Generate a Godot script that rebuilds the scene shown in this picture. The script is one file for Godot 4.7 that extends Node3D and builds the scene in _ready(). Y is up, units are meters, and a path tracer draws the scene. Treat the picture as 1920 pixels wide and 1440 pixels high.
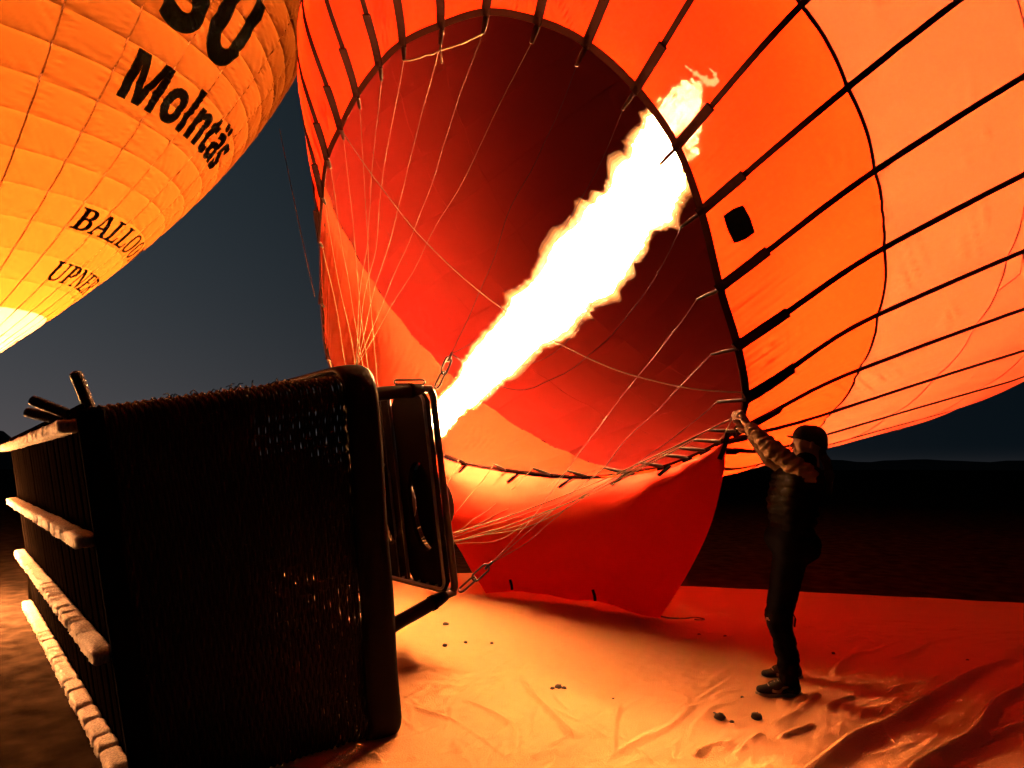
extends Node3D
# Two hot-air balloons being inflated before dawn: a red envelope lying on its side over a ground cloth, its wicker basket and
# burner frame in front, a crew member holding the mouth open, and a yellow balloon standing upright on the left.

var rng := RandomNumberGenerator.new()
var used := {}
var M := {}
var noise_a := FastNoiseLite.new()
var noise_b := FastNoiseLite.new()

# ------------------------------------------------------------------ small helpers
func numbered(called: String) -> String:
	if not used.has(called):
		used[called] = 0
		return called
	used[called] += 1
	return "%s_%03d" % [called, used[called]]

func thing(called: String, label: String, category: String, at := Vector3.ZERO, group := "") -> Node3D:
	var o := Node3D.new()
	o.name = numbered(called)
	add_child(o)
	o.position = at
	tag(o, label, category, group)
	return o

func tag(o: Node, label: String, category: String, group := "") -> void:
	o.set_meta("label", label)
	o.set_meta("category", category)
	if group != "":
		o.set_meta("group", group)

func part(called: String, mesh: Mesh, m: Material, parent: Node, label := "") -> MeshInstance3D:
	var o := MeshInstance3D.new()
	var n := called
	var k := 0
	while parent.has_node(NodePath(n)):
		k += 1
		n = "%s_%03d" % [called, k]
	o.name = n
	o.mesh = mesh
	o.material_override = m
	if label != "":
		o.set_meta("label", label)
	parent.add_child(o, true)
	return o

func quick_part(n: String, mesh: Mesh, m: Material, parent: Node) -> MeshInstance3D:
	var o := MeshInstance3D.new()
	o.name = n
	o.mesh = mesh
	o.material_override = m
	parent.add_child(o, true)
	return o

func struct(called: String, mesh: Mesh, m: Material) -> MeshInstance3D:
	var o := part(called, mesh, m, self)
	o.set_meta("kind", "structure")
	return o

func lin(r: float, g: float, b: float) -> Color:
	return Color(r, g, b).linear_to_srgb()

func mat(c: Color, rough := 0.8, metal := 0.0) -> StandardMaterial3D:
	var m := StandardMaterial3D.new()
	m.albedo_color = c
	m.roughness = rough
	m.metallic = metal
	m.metallic_specular = 0.35
	m.cull_mode = BaseMaterial3D.CULL_DISABLED
	return m

func noise_tex(seed_: int, freq: float, oct: int, lo: float, hi: float, size := 512, kind := FastNoiseLite.TYPE_SIMPLEX_SMOOTH) -> NoiseTexture2D:
	var n := FastNoiseLite.new()
	n.seed = seed_
	n.noise_type = kind
	n.frequency = freq
	n.fractal_octaves = oct
	var t := NoiseTexture2D.new()
	t.width = size
	t.height = size
	t.seamless = true
	t.noise = n
	var g := Gradient.new()
	g.set_color(0, Color(lo, lo, lo))
	g.set_color(1, Color(hi, hi, hi))
	t.color_ramp = g
	return t

# a growing list of triangles that becomes one smooth-shaded mesh; normals follow the winding (clockwise fronts)
class Build:
	var v := PackedVector3Array()
	var i := PackedInt32Array()
	var uv := PackedVector2Array()
	func quad(a: int, b: int, c: int, d: int) -> void:
		i.append(a); i.append(b); i.append(c)
		i.append(a); i.append(c); i.append(d)
	func grid(nu: int, nv: int, f: Callable, wrap := false) -> void:
		var o := v.size()
		var cols := nu if wrap else nu + 1
		for y in nv + 1:
			for x in cols:
				v.append(f.call(float(x) / nu, float(y) / nv))
				uv.append(Vector2(float(x) / nu, float(y) / nv))
		for y in nv:
			for x in nu:
				var x2 := (x + 1) % cols
				quad(o + y * cols + x, o + y * cols + x2, o + (y + 1) * cols + x2, o + (y + 1) * cols + x)
	func tube(p: PackedVector3Array, r: Variant, sides := 6, closed := false, flat := 1.0, up := Vector3.ZERO) -> void:
		var n := p.size()
		var o := v.size()
		var side := Vector3.ZERO
		for k in n:
			var t: Vector3
			if closed:
				t = (p[(k + 1) % n] - p[(k - 1 + n) % n]).normalized()
			else:
				t = (p[mini(k + 1, n - 1)] - p[maxi(k - 1, 0)]).normalized()
			if up != Vector3.ZERO:
				side = t.cross(up)
			elif k == 0:
				side = t.cross(Vector3(0.31, 0.87, 0.38))
			side = (side - t * side.dot(t)).normalized()
			var w := side.cross(t)
			var rr: float = r if (r is float) else r[k]
			for s in sides:
				var a := TAU * s / sides
				v.append(p[k] + (side * cos(a) + w * sin(a) * flat) * rr)
				uv.append(Vector2(float(s) / sides, float(k) / n))
		for k in (n if closed else n - 1):
			var k2 := (k + 1) % n
			for s in sides:
				var s2 := (s + 1) % sides
				quad(o + k * sides + s, o + k * sides + s2, o + k2 * sides + s2, o + k2 * sides + s)
		if not closed:
			for e in 2:
				var k0 := 0 if e == 0 else n - 1
				v.append(p[k0]); uv.append(Vector2())
				var c := v.size() - 1
				for s in sides:
					var a := o + k0 * sides + s
					var b := o + k0 * sides + (s + 1) % sides
					if e == 0:
						i.append(c); i.append(b); i.append(a)
					else:
						i.append(c); i.append(a); i.append(b)
	# a flat strap: box section, w wide, h thick, lying on a surface with the given normals
	func strap(p: PackedVector3Array, nrm: PackedVector3Array, w: float, h: float) -> void:
		var n := p.size()
		var o := v.size()
		for k in n:
			var t := (p[mini(k + 1, n - 1)] - p[maxi(k - 1, 0)]).normalized()
			var s := t.cross(nrm[k]).normalized() * w * 0.5
			var u := nrm[k] * h * 0.5
			for c in [[-1, -1], [1, -1], [1, 1], [-1, 1]]:
				v.append(p[k] + s * c[0] + u * c[1])
				uv.append(Vector2(c[0] * 0.5 + 0.5, float(k) / n))
		for k in n - 1:
			for s in 4:
				var s2 := (s + 1) % 4
				quad(o + k * 4 + s, o + (k + 1) * 4 + s, o + (k + 1) * 4 + s2, o + k * 4 + s2)
		quad(o, o + 1, o + 2, o + 3)
		var e := o + (n - 1) * 4
		quad(e, e + 3, e + 2, e + 1)
	func mesh(smooth := true) -> ArrayMesh:
		var arr := []
		arr.resize(Mesh.ARRAY_MAX)
		var vv := v
		var ii := i
		var uu := uv
		if not smooth:
			vv = PackedVector3Array(); uu = PackedVector2Array(); ii = PackedInt32Array()
			for k in i.size():
				vv.append(v[i[k]]); uu.append(uv[i[k]]); ii.append(k)
		var nn := PackedVector3Array()
		nn.resize(vv.size())
		for k in range(0, ii.size(), 3):
			var a := vv[ii[k]]
			var f := (vv[ii[k + 2]] - a).cross(vv[ii[k + 1]] - a)
			nn[ii[k]] += f; nn[ii[k + 1]] += f; nn[ii[k + 2]] += f
		for k in nn.size():
			nn[k] = nn[k].normalized() if nn[k].length_squared() > 1e-20 else Vector3.UP
		arr[Mesh.ARRAY_VERTEX] = vv
		arr[Mesh.ARRAY_NORMAL] = nn
		arr[Mesh.ARRAY_TEX_UV] = uu
		arr[Mesh.ARRAY_INDEX] = ii
		var m := ArrayMesh.new()
		m.add_surface_from_arrays(Mesh.PRIMITIVE_TRIANGLES, arr)
		return m

func box_mesh(at: Vector3, bx: Vector3, by: Vector3, bz: Vector3, chamfer := 0.004) -> ArrayMesh:
	# a box with chamfered edges; bx, by, bz are half axes
	var b := Build.new()
	var rows := [[1.0, 1.0, -1.0, 0], [1.0, 1.0, -1.0, 1]]
	var lx := bx.length(); var ly := by.length(); var lz := bz.length()
	var c := minf(chamfer, minf(lx, minf(ly, lz)) * 0.45)
	var ring := func(z: float, ins: float) -> Array:
		var out := []
		var x := lx - ins; var y := ly - ins
		for q in [[x - c, y], [x, y - c], [x, -y + c], [x - c, -y], [-x + c, -y], [-x, -y + c], [-x, y - c], [-x + c, y]]:
			out.append(at + bx / lx * q[0] + by / ly * q[1] + bz / lz * z)
		return out
	var rings := [ring.call(-lz, c), ring.call(-lz + c, 0.0), ring.call(lz - c, 0.0), ring.call(lz, c)]
	for r in rings:
		for q in r:
			b.v.append(q); b.uv.append(Vector2())
	for k in 3:
		for s in 8:
			b.quad(k * 8 + s, k * 8 + (s + 1) % 8, k * 8 + 8 + (s + 1) % 8, k * 8 + 8 + s)
	for s in range(1, 7):
		b.i.append(0); b.i.append(s + 1); b.i.append(s)
		b.i.append(24); b.i.append(24 + s); b.i.append(24 + s + 1)
	return b.mesh(false)

func spline(p: Array, n: int, closed := false) -> PackedVector3Array:
	var out := PackedVector3Array()
	var m := p.size()
	var segs := m if closed else m - 1
	for s in segs:
		var a: Vector3 = p[(s - 1 + m) % m] if closed else p[maxi(s - 1, 0)]
		var b: Vector3 = p[s]
		var c: Vector3 = p[(s + 1) % m] if closed else p[s + 1]
		var d: Vector3 = p[(s + 2) % m] if closed else p[mini(s + 2, m - 1)]
		for k in n:
			out.append(b.cubic_interpolate(c, a, d, float(k) / n))
	if not closed:
		out.append(p[m - 1])
	return out

func sag(a: Vector3, b: Vector3, drop: float, n := 16, wob := 0.0) -> PackedVector3Array:
	var out := PackedVector3Array()
	for k in n + 1:
		var t := float(k) / n
		var q := a.lerp(b, t) + Vector3.DOWN * drop * 4.0 * t * (1.0 - t)
		if wob > 0.0:
			q += Vector3(noise_a.get_noise_2d(a.x * 90.0 + t * 60.0, b.y * 70.0), noise_a.get_noise_2d(b.x * 90.0 + t * 60.0, 50.0), 0.0) * wob * sin(PI * t)
		out.append(q)
	return out

# ------------------------------------------------------------------ _ready
func _ready() -> void:
	rng.seed = 7
	noise_a.seed = 3; noise_a.frequency = 0.02; noise_a.fractal_octaves = 3
	noise_b.seed = 11; noise_b.frequency = 1.0; noise_b.fractal_octaves = 4
	camera_and_light()
	materials()
	ground()
	red_envelope()
	basket()
	burner()
	rigging()
	flames()
	yellow_balloon()
	person()
	small_things()

const FOLD_GAIN := 1.15
const EYE := Vector3(0, 1.52, 0)

func camera_and_light() -> void:
	var cam := Camera3D.new()
	cam.name = "camera"
	cam.position = EYE
	cam.rotation_degrees = Vector3(7.4, 0, 0)
	cam.fov = 61.93
	cam.near = 0.05
	cam.far = 4000.0
	add_child(cam)
	var env := Environment.new()
	env.tonemap_mode = Environment.TONE_MAPPER_LINEAR
	env.tonemap_exposure = 1.0
	env.background_mode = Environment.BG_SKY
	env.background_energy_multiplier = 1.0
	env.sdfgi_enabled = true
	env.ssao_enabled = true
	env.ssil_enabled = true
	var sky := Sky.new()
	var pm := PanoramaSkyMaterial.new()
	pm.panorama = sky_picture()
	pm.energy_multiplier = 1.0
	sky.sky_material = pm
	env.sky = sky
	var we := WorldEnvironment.new()
	we.name = "world_environment"
	we.environment = env
	add_child(we)
	var sun := DirectionalLight3D.new()   # the sun is still below the horizon; only the faint afterglow side is left
	sun.name = "dawn_glow"
	sun.light_energy = 0.004
	sun.light_color = Color(1.0, 0.86, 0.8)
	sun.light_angular_distance = 20.0
	sun.rotation_degrees = Vector3(-6, -62, 0)
	sun.shadow_enabled = true
	add_child(sun)

func sky_picture() -> ImageTexture:
	# twilight: a grey-brown glow low in the direction of dawn (left of the view), deep blue away from it and overhead
	var w := 256; var h := 128
	var im := Image.create(w, h, false, Image.FORMAT_RGBF)
	for y in h:
		var el := (0.5 - (y + 0.5) / h) * PI
		for x in w:
			var az := (x + 0.5) / w * TAU      # 0 faces -z, positive to the right
			var near_dawn := 0.5 + 0.5 * cos(az + 1.05)
			near_dawn = pow(near_dawn, 5.5)
			var e := maxf(rad_to_deg(el), 0.0)
			var low := exp(-e / 9.0)
			var mid := exp(-e / 24.0)
			var night := Vector3(0.0018, 0.0046, 0.0072)
			var blue := Vector3(0.040, 0.062, 0.077)
			var warm := Vector3(0.070, 0.030, 0.014)
			var c := night + blue * near_dawn * (0.15 + 0.85 * mid) + warm * near_dawn * low
			im.set_pixel(x, y, Color(c.x, c.y, c.z))
	return ImageTexture.create_from_image(im)

# ------------------------------------------------------------------ materials
func fabric(albedo: Color, through: Color, share: float, alpha := 1.0) -> StandardMaterial3D:
	var m := mat(albedo, 0.8)
	m.metallic_specular = 0.08
	m.backlight_enabled = true
	var top := maxf(through.r, maxf(through.g, through.b))
	# the renderer takes the linear maximum of the colour for the share of light that passes
	m.backlight = lin(through.r / top * share, through.g / top * share, through.b / top * share)
	if alpha < 1.0:
		m.transparency = BaseMaterial3D.TRANSPARENCY_ALPHA
		m.albedo_color.a = alpha
	return m

func materials() -> void:
	M.cloth_tex = noise_tex(5, 0.06, 5, 0.80, 1.0, 512)
	M.fine = noise_tex(8, 0.12, 4, 0.0, 1.0, 512)
	M.coarse = noise_tex(9, 0.012, 5, 0.0, 1.0, 512)
	M.grain = noise_tex(10, 0.03, 5, 0.45, 1.0, 512)
	M.red = fabric(lin(0.031, 0.0016, 0.0013), Color(1.0, 0.155, 0.085), 0.33)
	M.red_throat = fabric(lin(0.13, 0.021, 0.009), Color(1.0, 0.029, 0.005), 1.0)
	M.red_throat_at_flame = fabric(lin(0.13, 0.021, 0.009), Color(1.0, 0.029, 0.005), 1.0, 0.986)  # same cloth, made slightly see-through only where the flame tip should show
	M.scoop = fabric(lin(0.72, 0.05, 0.026), Color(1.0, 0.012, 0.005), 0.38)
	M.tape = mat(lin(0.016, 0.006, 0.005), 0.95)
	M.tape.metallic_specular = 0.0
	M.hem = mat(lin(0.022, 0.006, 0.004), 0.95)
	M.hem.metallic_specular = 0.0
	M.seam = mat(lin(0.10, 0.012, 0.008), 0.8)
	M.toggle = mat(lin(0.07, 0.04, 0.025), 0.85)
	M.rope = mat(lin(0.15, 0.09, 0.045), 0.9)
	M.cable = mat(lin(0.12, 0.07, 0.05), 0.6)
	M.black = mat(lin(0.008, 0.008, 0.008), 0.95)
	M.black.metallic_specular = 0.0
	M.steel = mat(lin(0.35, 0.33, 0.31), 0.32, 0.9)
	M.dark_steel = mat(lin(0.10, 0.09, 0.085), 0.38, 0.8)
	M.plate = mat(lin(0.007, 0.005, 0.0045), 0.6, 0.0)
	M.plate.metallic_specular = 0.1
	M.leather = mat(lin(0.010, 0.008, 0.007), 0.55)
	M.leather.metallic_specular = 0.2
	M.leather.heightmap_enabled = true
	M.leather.heightmap_texture = M.fine
	M.leather.heightmap_scale = 0.15
	M.leather.uv1_triplanar = true
	M.leather.uv1_scale = Vector3(4, 4, 4)
	M.wicker = mat(lin(0.016, 0.010, 0.007), 0.65)
	M.wicker_dark = mat(lin(0.014, 0.009, 0.006), 0.65)
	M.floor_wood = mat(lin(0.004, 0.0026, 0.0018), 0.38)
	M.floor_wood.metallic_specular = 0.0
	M.floor_wood.albedo_texture = M.grain
	M.floor_wood.uv1_triplanar = true
	M.floor_wood.uv1_scale = Vector3(1.5, 0.3, 1.5)
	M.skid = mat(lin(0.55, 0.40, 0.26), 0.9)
	M.skid.albedo_texture = M.grain
	M.skid.uv1_triplanar = true
	M.skid.uv1_scale = Vector3(5, 1.2, 5)
	M.skid.heightmap_enabled = true
	M.skid.heightmap_texture = M.fine
	M.skid.heightmap_scale = 0.25
	M.cloth = mat(lin(0.52, 0.28, 0.135), 0.9)
	M.cloth.metallic_specular = 0.0
	M.cloth.albedo_texture = noise_tex(21, 0.16, 4, 0.88, 1.0, 512)
	M.cloth.uv1_triplanar = true
	M.cloth.uv1_scale = Vector3(1.3, 1.3, 1.3)
	M.cloth.heightmap_enabled = true
	M.cloth.heightmap_texture = M.fine
	M.cloth.heightmap_scale = 0.45
	M.soil = mat(lin(0.030, 0.019, 0.012), 1.0)
	M.soil.metallic_specular = 0.0
	M.soil.albedo_texture = M.grain
	M.soil.uv1_triplanar = true
	M.soil.uv1_scale = Vector3(0.2, 0.2, 0.2)
	M.hill = mat(lin(0.03, 0.028, 0.025), 1.0)
	M.stone = mat(lin(0.09, 0.075, 0.06), 0.9)
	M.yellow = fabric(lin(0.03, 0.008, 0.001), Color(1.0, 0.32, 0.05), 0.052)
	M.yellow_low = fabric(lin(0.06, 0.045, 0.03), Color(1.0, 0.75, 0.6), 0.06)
	M.yellow_tape = mat(lin(0.12, 0.035, 0.008), 0.8)
	M.ink = mat(lin(0.0014, 0.0014, 0.0014), 1.0)
	M.ink.metallic_specular = 0.0
	M.flame = StandardMaterial3D.new()
	M.flame.albedo_color = Color.BLACK
	M.flame.emission_enabled = true
	M.flame.emission = lin(1.0, 0.40, 0.13)
	M.flame.emission_energy_multiplier = 850.0
	M.flame.roughness = 1.0
	M.flame_edge = StandardMaterial3D.new()
	M.flame_edge.albedo_color = Color(0, 0, 0, 0.3)
	M.flame_edge.transparency = BaseMaterial3D.TRANSPARENCY_ALPHA
	M.flame_edge.emission_enabled = true
	M.flame_edge.emission = lin(1.0, 0.42, 0.11)
	M.flame_edge.emission_energy_multiplier = 22.0
	M.flame_edge.roughness = 1.0
	M.flame_wisp = M.flame.duplicate()
	M.flame_wisp.emission_energy_multiplier = 90.0
	M.flame_root = M.flame.duplicate()
	M.flame_root.emission_energy_multiplier = 16.0
	M.flame_two = M.flame.duplicate()
	M.flame_two.emission_energy_multiplier = 900.0
	M.flame_two_root = M.flame.duplicate()
	M.flame_two_root.emission_energy_multiplier = 1000.0
	M.skin = mat(lin(0.24, 0.13, 0.08), 0.6)
	M.shirt = mat(lin(0.13, 0.085, 0.048), 0.9)
	M.shirt.metallic_specular = 0.1
	M.shirt.heightmap_enabled = true
	M.shirt.heightmap_texture = M.coarse
	M.shirt.heightmap_scale = 0.6
	M.shirt.uv1_triplanar = true
	M.shirt.uv1_scale = Vector3(2.5, 2.5, 2.5)
	M.vest = mat(lin(0.004, 0.0035, 0.0035), 0.8)
	M.vest.metallic_specular = 0.05
	M.trousers = mat(lin(0.006, 0.006, 0.007), 0.9)
	M.trousers.metallic_specular = 0.0
	M.hair = mat(lin(0.05, 0.028, 0.018), 0.6)
	M.cap = mat(lin(0.012, 0.012, 0.014), 0.85)
	M.shoe = mat(lin(0.02, 0.018, 0.018), 0.7)
	M.sole = mat(lin(0.30, 0.22, 0.16), 0.8)

# ------------------------------------------------------------------ ground
func ground() -> void:
	var b := Build.new()
	# one sheet of soil to the horizon, finer near the camera
	var gx := func(t: float) -> float: return signf(t - 0.5) * pow(absf(t - 0.5) * 2.0, 3.0) * 1500.0
	b.grid(90, 90, func(u: float, w: float) -> Vector3:
		var x: float = gx.call(u); var z: float = gx.call(w) - 5.0
		var d := Vector2(x, z + 5.0).length()
		var y := -0.02 + noise_b.get_noise_2d(x * 0.05, z * 0.05) * clampf((d - 14.0) * 0.02, 0.0, 1.2)
		return Vector3(x, minf(y, -0.02) if d < 30.0 else y - 0.3, z))
	struct("ground", b.mesh(), M.soil)
	# distant hills all round the far side
	for layer in 3:
		var hb := Build.new()
		var dist: float = [420.0, 700.0, 1100.0][layer]
		var high: float = [4.0, 9.0, 20.0][layer]
		hb.grid(160, 6, func(u: float, w: float) -> Vector3:
			var a := deg_to_rad(-75.0 + 150.0 * u)
			var crest: float = high * (0.55 + 0.9 * absf(noise_b.get_noise_2d(a * (2.0 + layer) + layer * 9.0, layer * 5.0)) + 0.12 * noise_b.get_noise_2d(a * 22.0, 3.0))
			crest *= lerpf(4.2, 1.0, smoothstep(-0.75, -0.35, a))
			var prof := sin(w * PI * 0.5)
			var dd := dist + w * dist * 0.25
			return Vector3(sin(a) * dd, -0.5 + crest * prof, -cos(a) * dd))
		struct(["low_hill", "hill", "far_hill"][layer], hb.mesh(), M.hill)
	# the ground cloth: a height field with folds, finer where the camera looks down on it
	var folds := [
		["bigfold", Vector3(1.30,0.060,-3.18),Vector3(1.60,0.060,-3.46),Vector3(1.85,0.060,-3.70),Vector3(2.15,0.052,-3.91),Vector3(2.51,0.058,-4.19),Vector3(2.96,0.050,-4.57),Vector3(3.38,0.045,-4.90),Vector3(3.90,0.030,-5.22)],
		["fold", Vector3(1.80,0.060,-3.22),Vector3(2.17,0.060,-3.49),Vector3(2.57,0.060,-3.77),Vector3(2.85,0.050,-4.07),Vector3(3.14,0.050,-4.33),Vector3(3.49,0.050,-4.57)],
		["fold", Vector3(2.63,0.030,-3.74),Vector3(2.83,0.030,-3.88),Vector3(2.99,0.030,-3.95)],
		["r", Vector3(2.25,0.025,-4.76),Vector3(2.54,0.030,-5.15),Vector3(2.80,0.020,-5.41),Vector3(2.99,0.015,-5.51),Vector3(3.55,0.020,-6.01)],
		["r", Vector3(2.91,0.020,-5.22),Vector3(3.34,0.025,-5.51),Vector3(3.63,0.020,-5.83),Vector3(4.21,0.015,-6.26)],
		["r", Vector3(1.73,0.020,-4.24),Vector3(1.87,0.020,-4.39),Vector3(2.01,0.014,-4.54)],
		["r", Vector3(1.75,0.020,-4.15),Vector3(1.92,0.018,-4.35),Vector3(2.04,0.020,-4.52)],
		["r", Vector3(1.89,0.030,-4.15),Vector3(2.08,0.025,-4.33),Vector3(2.28,0.020,-4.45)],
		["r", Vector3(1.46,0.030,-3.74),Vector3(1.60,0.030,-3.84),Vector3(1.79,0.020,-3.99)],
		["r", Vector3(1.16,0.025,-3.54),Vector3(1.32,0.025,-3.74),Vector3(1.41,0.020,-3.84)],
		["r", Vector3(0.94,0.030,-3.54),Vector3(1.05,0.030,-3.64),Vector3(1.19,0.020,-3.70)],
		["r", Vector3(1.47,0.020,-3.89),Vector3(1.67,0.020,-4.09),Vector3(1.78,0.015,-4.19)],
		["r", Vector3(2.47,0.020,-4.47),Vector3(2.73,0.020,-4.65),Vector3(2.96,0.010,-4.73)],
		["r", Vector3(0.03,0.018,-4.88),Vector3(0.14,0.020,-4.47),Vector3(0.28,0.025,-4.03),Vector3(0.35,0.025,-3.74)],
		["r", Vector3(0.70,0.020,-4.33),Vector3(0.60,0.020,-3.95),Vector3(0.53,0.020,-3.54)],
		["r", Vector3(-0.33,0.015,-4.37),Vector3(-0.13,0.020,-4.15),Vector3(0.00,0.020,-3.91),Vector3(0.00,0.020,-3.54)],
		["r", Vector3(-0.31,0.025,-3.77),Vector3(-0.28,0.025,-3.54)],
		["r", Vector3(-0.93,0.020,-3.70),Vector3(-0.76,0.020,-3.61),Vector3(-0.65,0.020,-3.46)],
		["r", Vector3(-0.68,0.012,-4.28),Vector3(-0.45,0.015,-4.11),Vector3(-0.28,0.015,-3.95)],
		["r", Vector3(0.57,0.008,-5.15),Vector3(0.68,0.010,-4.79)],
		["r", Vector3(0.75,0.015,-4.15),Vector3(0.98,0.015,-4.28),Vector3(1.13,0.010,-4.33)],
		["r", Vector3(2.70,0.012,-4.33),Vector3(3.00,0.012,-4.52)],
		["r", Vector3(2.11,0.010,-3.95),Vector3(2.08,0.012,-3.61)],
		["r", Vector3(2.61,0.015,-5.75),Vector3(2.67,0.015,-5.59),Vector3(2.68,0.012,-5.35)],
		["r", Vector3(2.67,0.010,-6.30),Vector3(3.13,0.010,-6.72),Vector3(3.45,0.010,-6.72)],
		["r", Vector3(3.77,0.015,-5.67),Vector3(4.14,0.015,-5.83),Vector3(4.68,0.012,-6.10)],
		["r", Vector3(3.45,0.012,-7.33),Vector3(3.87,0.012,-7.41),Vector3(4.11,0.010,-7.30)]]
	# a few dozen smaller creases that follow the same pull of the cloth
	for k in 150:
		var cx := rng.randf_range(-0.8, 5.0)
		var cz := rng.randf_range(-6.2, -3.2)
		if cx < 1.4 and cz < -4.9:
			continue
		var ang := rng.randf_range(0.45, 1.0) if cx > 0.9 else rng.randf_range(1.2, 2.2)
		var ln := rng.randf_range(0.2, 0.8)
		var bend := rng.randf_range(-0.25, 0.25)
		var dv := Vector3(cos(ang), 0, -sin(ang)) * ln * 0.5
		var h := rng.randf_range(0.004, 0.012)
		folds.append(["r", Vector3(cx, h, cz) - dv, Vector3(cx + dv.z * bend, h, cz + dv.x * bend), Vector3(cx, h * 0.6, cz) + dv])
	var nx := 720; var nz := 380
	var xl := func(z: float) -> float: return -1.15 + (z + 3.0) * 0.80      # the left hem runs along under the basket
	var x1 := 8.6
	var ts := PackedFloat32Array(); var zs := PackedFloat32Array()
	for k in nx + 1:
		var t := float(k) / nx
		ts.append(t / 0.84 * 0.58 if t < 0.84 else 0.58 + (t - 0.84) / 0.16 * 0.42)
	for k in nz + 1:
		var t := float(k) / nz
		zs.append(-2.6 - 3.2 * t - 3.6 * t * t * t)     # from just behind the frame's lower edge to the far hem
	var to_k := func(x: float, z: float) -> int:
		var l: float = xl.call(z)
		var t := clampf((x - l) / (x1 - l), 0.0, 1.0)
		return int(nx * (t / 0.58 * 0.84 if t < 0.58 else 0.84 + (t - 0.58) / 0.42 * 0.16))
	var at_x := func(k: int, z: float) -> float:
		var l: float = xl.call(z)
		return l + (x1 - l) * ts[k]
	var hgt := PackedFloat32Array()
	hgt.resize((nx + 1) * (nz + 1))
	for z in nz + 1:
		for x in nx + 1:
			var px: float = at_x.call(x, zs[z]); var pz := zs[z]
			var n := noise_b.get_noise_2d(px * 0.9 + pz * 0.4, pz * 1.3) * 0.014
			# pulled creases: ridged noise drawn out along the pull of the cloth
			var a1 := px * 0.62 - pz * 0.78; var a2 := px * 0.78 + pz * 0.62
			var rd := 1.0 - absf(noise_b.get_noise_2d(a1 * 0.7 + 31.0, a2 * 2.6)) * 3.2
			n += 0.020 * pow(maxf(0.0, rd), 1.6) * (0.5 + noise_b.get_noise_2d(px * 0.8 + 70.0, pz * 0.8))
			var rd2 := 1.0 - absf(noise_b.get_noise_2d(a1 * 1.4 + 11.0, a2 * 8.0 + 5.0)) * 3.4
			n += 0.0075 * pow(maxf(0.0, rd2), 1.5) * clampf(0.6 + 1.4 * noise_b.get_noise_2d(px * 0.7 + 9.0, pz * 0.7), 0.1, 1.0)
			n += 0.0022 * noise_b.get_noise_2d(px * 11.0, pz * 15.0 + px * 5.0)
			n += noise_b.get_noise_2d(px * 3.1 + 40.0, pz * 3.1 - px * 1.6) * 0.005
			hgt[z * (nx + 1) + x] = 0.025 + n * smoothstep(-9.5, -5.0, pz + 0.0) if true else 0.0
	for f in folds:
		var pl := spline(f.slice(1), 6)
		var total := pl.size()
		var best := {}
		var big: bool = f[0] == "bigfold" or f[0] == "fold"
		for s in total - 1:
			var a := Vector2(pl[s].x, pl[s].z); var c := Vector2(pl[s + 1].x, pl[s + 1].z)
			var wd := (0.018 + pl[s].y * 0.7)
			var lo := Vector2(minf(a.x, c.x), minf(a.y, c.y)) - Vector2(wd, wd) * 3.2
			var hi := Vector2(maxf(a.x, c.x), maxf(a.y, c.y)) + Vector2(wd, wd) * 3.2
			var dir := (c - a).normalized()
			var ln := (c - a).length()
			for z in nz + 1:
				if zs[z] < lo.y or zs[z] > hi.y:
					continue
				var xa: int = clampi(to_k.call(lo.x, zs[z]) - 1, 0, nx); var xb: int = clampi(to_k.call(hi.x, zs[z]) + 2, 0, nx)
				for x in range(xa, xb + 1):
					var q := Vector2(at_x.call(x, zs[z]), zs[z]) - a
					var t := clampf(q.dot(dir), 0.0, ln)
					var r := q - dir * t
					var dd := r.length()
					var ix := z * (nx + 1) + x
					if not best.has(ix) or dd < absf(best[ix].x):
						best[ix] = Vector2(dd if q.cross(dir) > 0.0 else -dd, s + t / ln)
		for ix in best:
			var d: float = best[ix].x
			var at: float = best[ix].y
			var k0 := mini(int(at), total - 2)
			var h := lerpf(pl[k0].y, pl[k0 + 1].y, at - k0) * smoothstep(0.0, 3.0, minf(at + 0.2, total - 1.0 - at + (2.0 if big else 0.2)))
			var wd := 0.012 + h * 0.5
			# a soft rise on one side, a steep fall on the other, a shallow trough beyond it
			var g: float
			if d < 0.0:
				g = exp(-pow(d / (wd * 1.25), 2.0))
			else:
				g = 1.16 * exp(-pow(d / (wd * 0.62), 2.0)) - 0.16 * exp(-pow((d - wd * 1.2) / (wd * 0.8), 2.0))
			var rise := h * g * FOLD_GAIN
			var over := hgt[ix] - 0.025
			# where folds meet, the higher one wins instead of piling up
			hgt[ix] = 0.025 + (maxf(over, rise) + 0.25 * minf(over, rise) if rise > 0.0 else over + rise)
	for pass_n in 1:
		var g2 := hgt.duplicate()
		for z in range(1, nz):
			for x in range(1, nx):
				var ix := z * (nx + 1) + x
				g2[ix] = hgt[ix] * 0.5 + 0.125 * (hgt[ix - 1] + hgt[ix + 1] + hgt[ix - nx - 1] + hgt[ix + nx + 1])
		hgt = g2
	var cb := Build.new()
	cb.grid(nx, nz, func(u: float, w: float) -> Vector3:
		var x := int(roundf(u * nx)); var z := int(roundf(w * nz))
		var edge := 1.0
		var px: float = at_x.call(x, zs[z])
		# the far hem runs slanting and uneven
		var hem := clampf(0.30 * (px - 1.2), 0.0, 2.0) + 0.07 * noise_b.get_noise_2d(px * 0.9, 5.0) + 0.7 * smoothstep(0.3, 1.2, px)
		return Vector3(px, hgt[z * (nx + 1) + x] * edge, zs[z] + hem * smoothstep(0.62, 1.0, w)))
	var o := part("ground_cloth", cb.mesh(), M.cloth, self)
	tag(o, "wide creased pale cloth spread on the ground under the red balloon and the person", "ground cloth")

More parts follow.
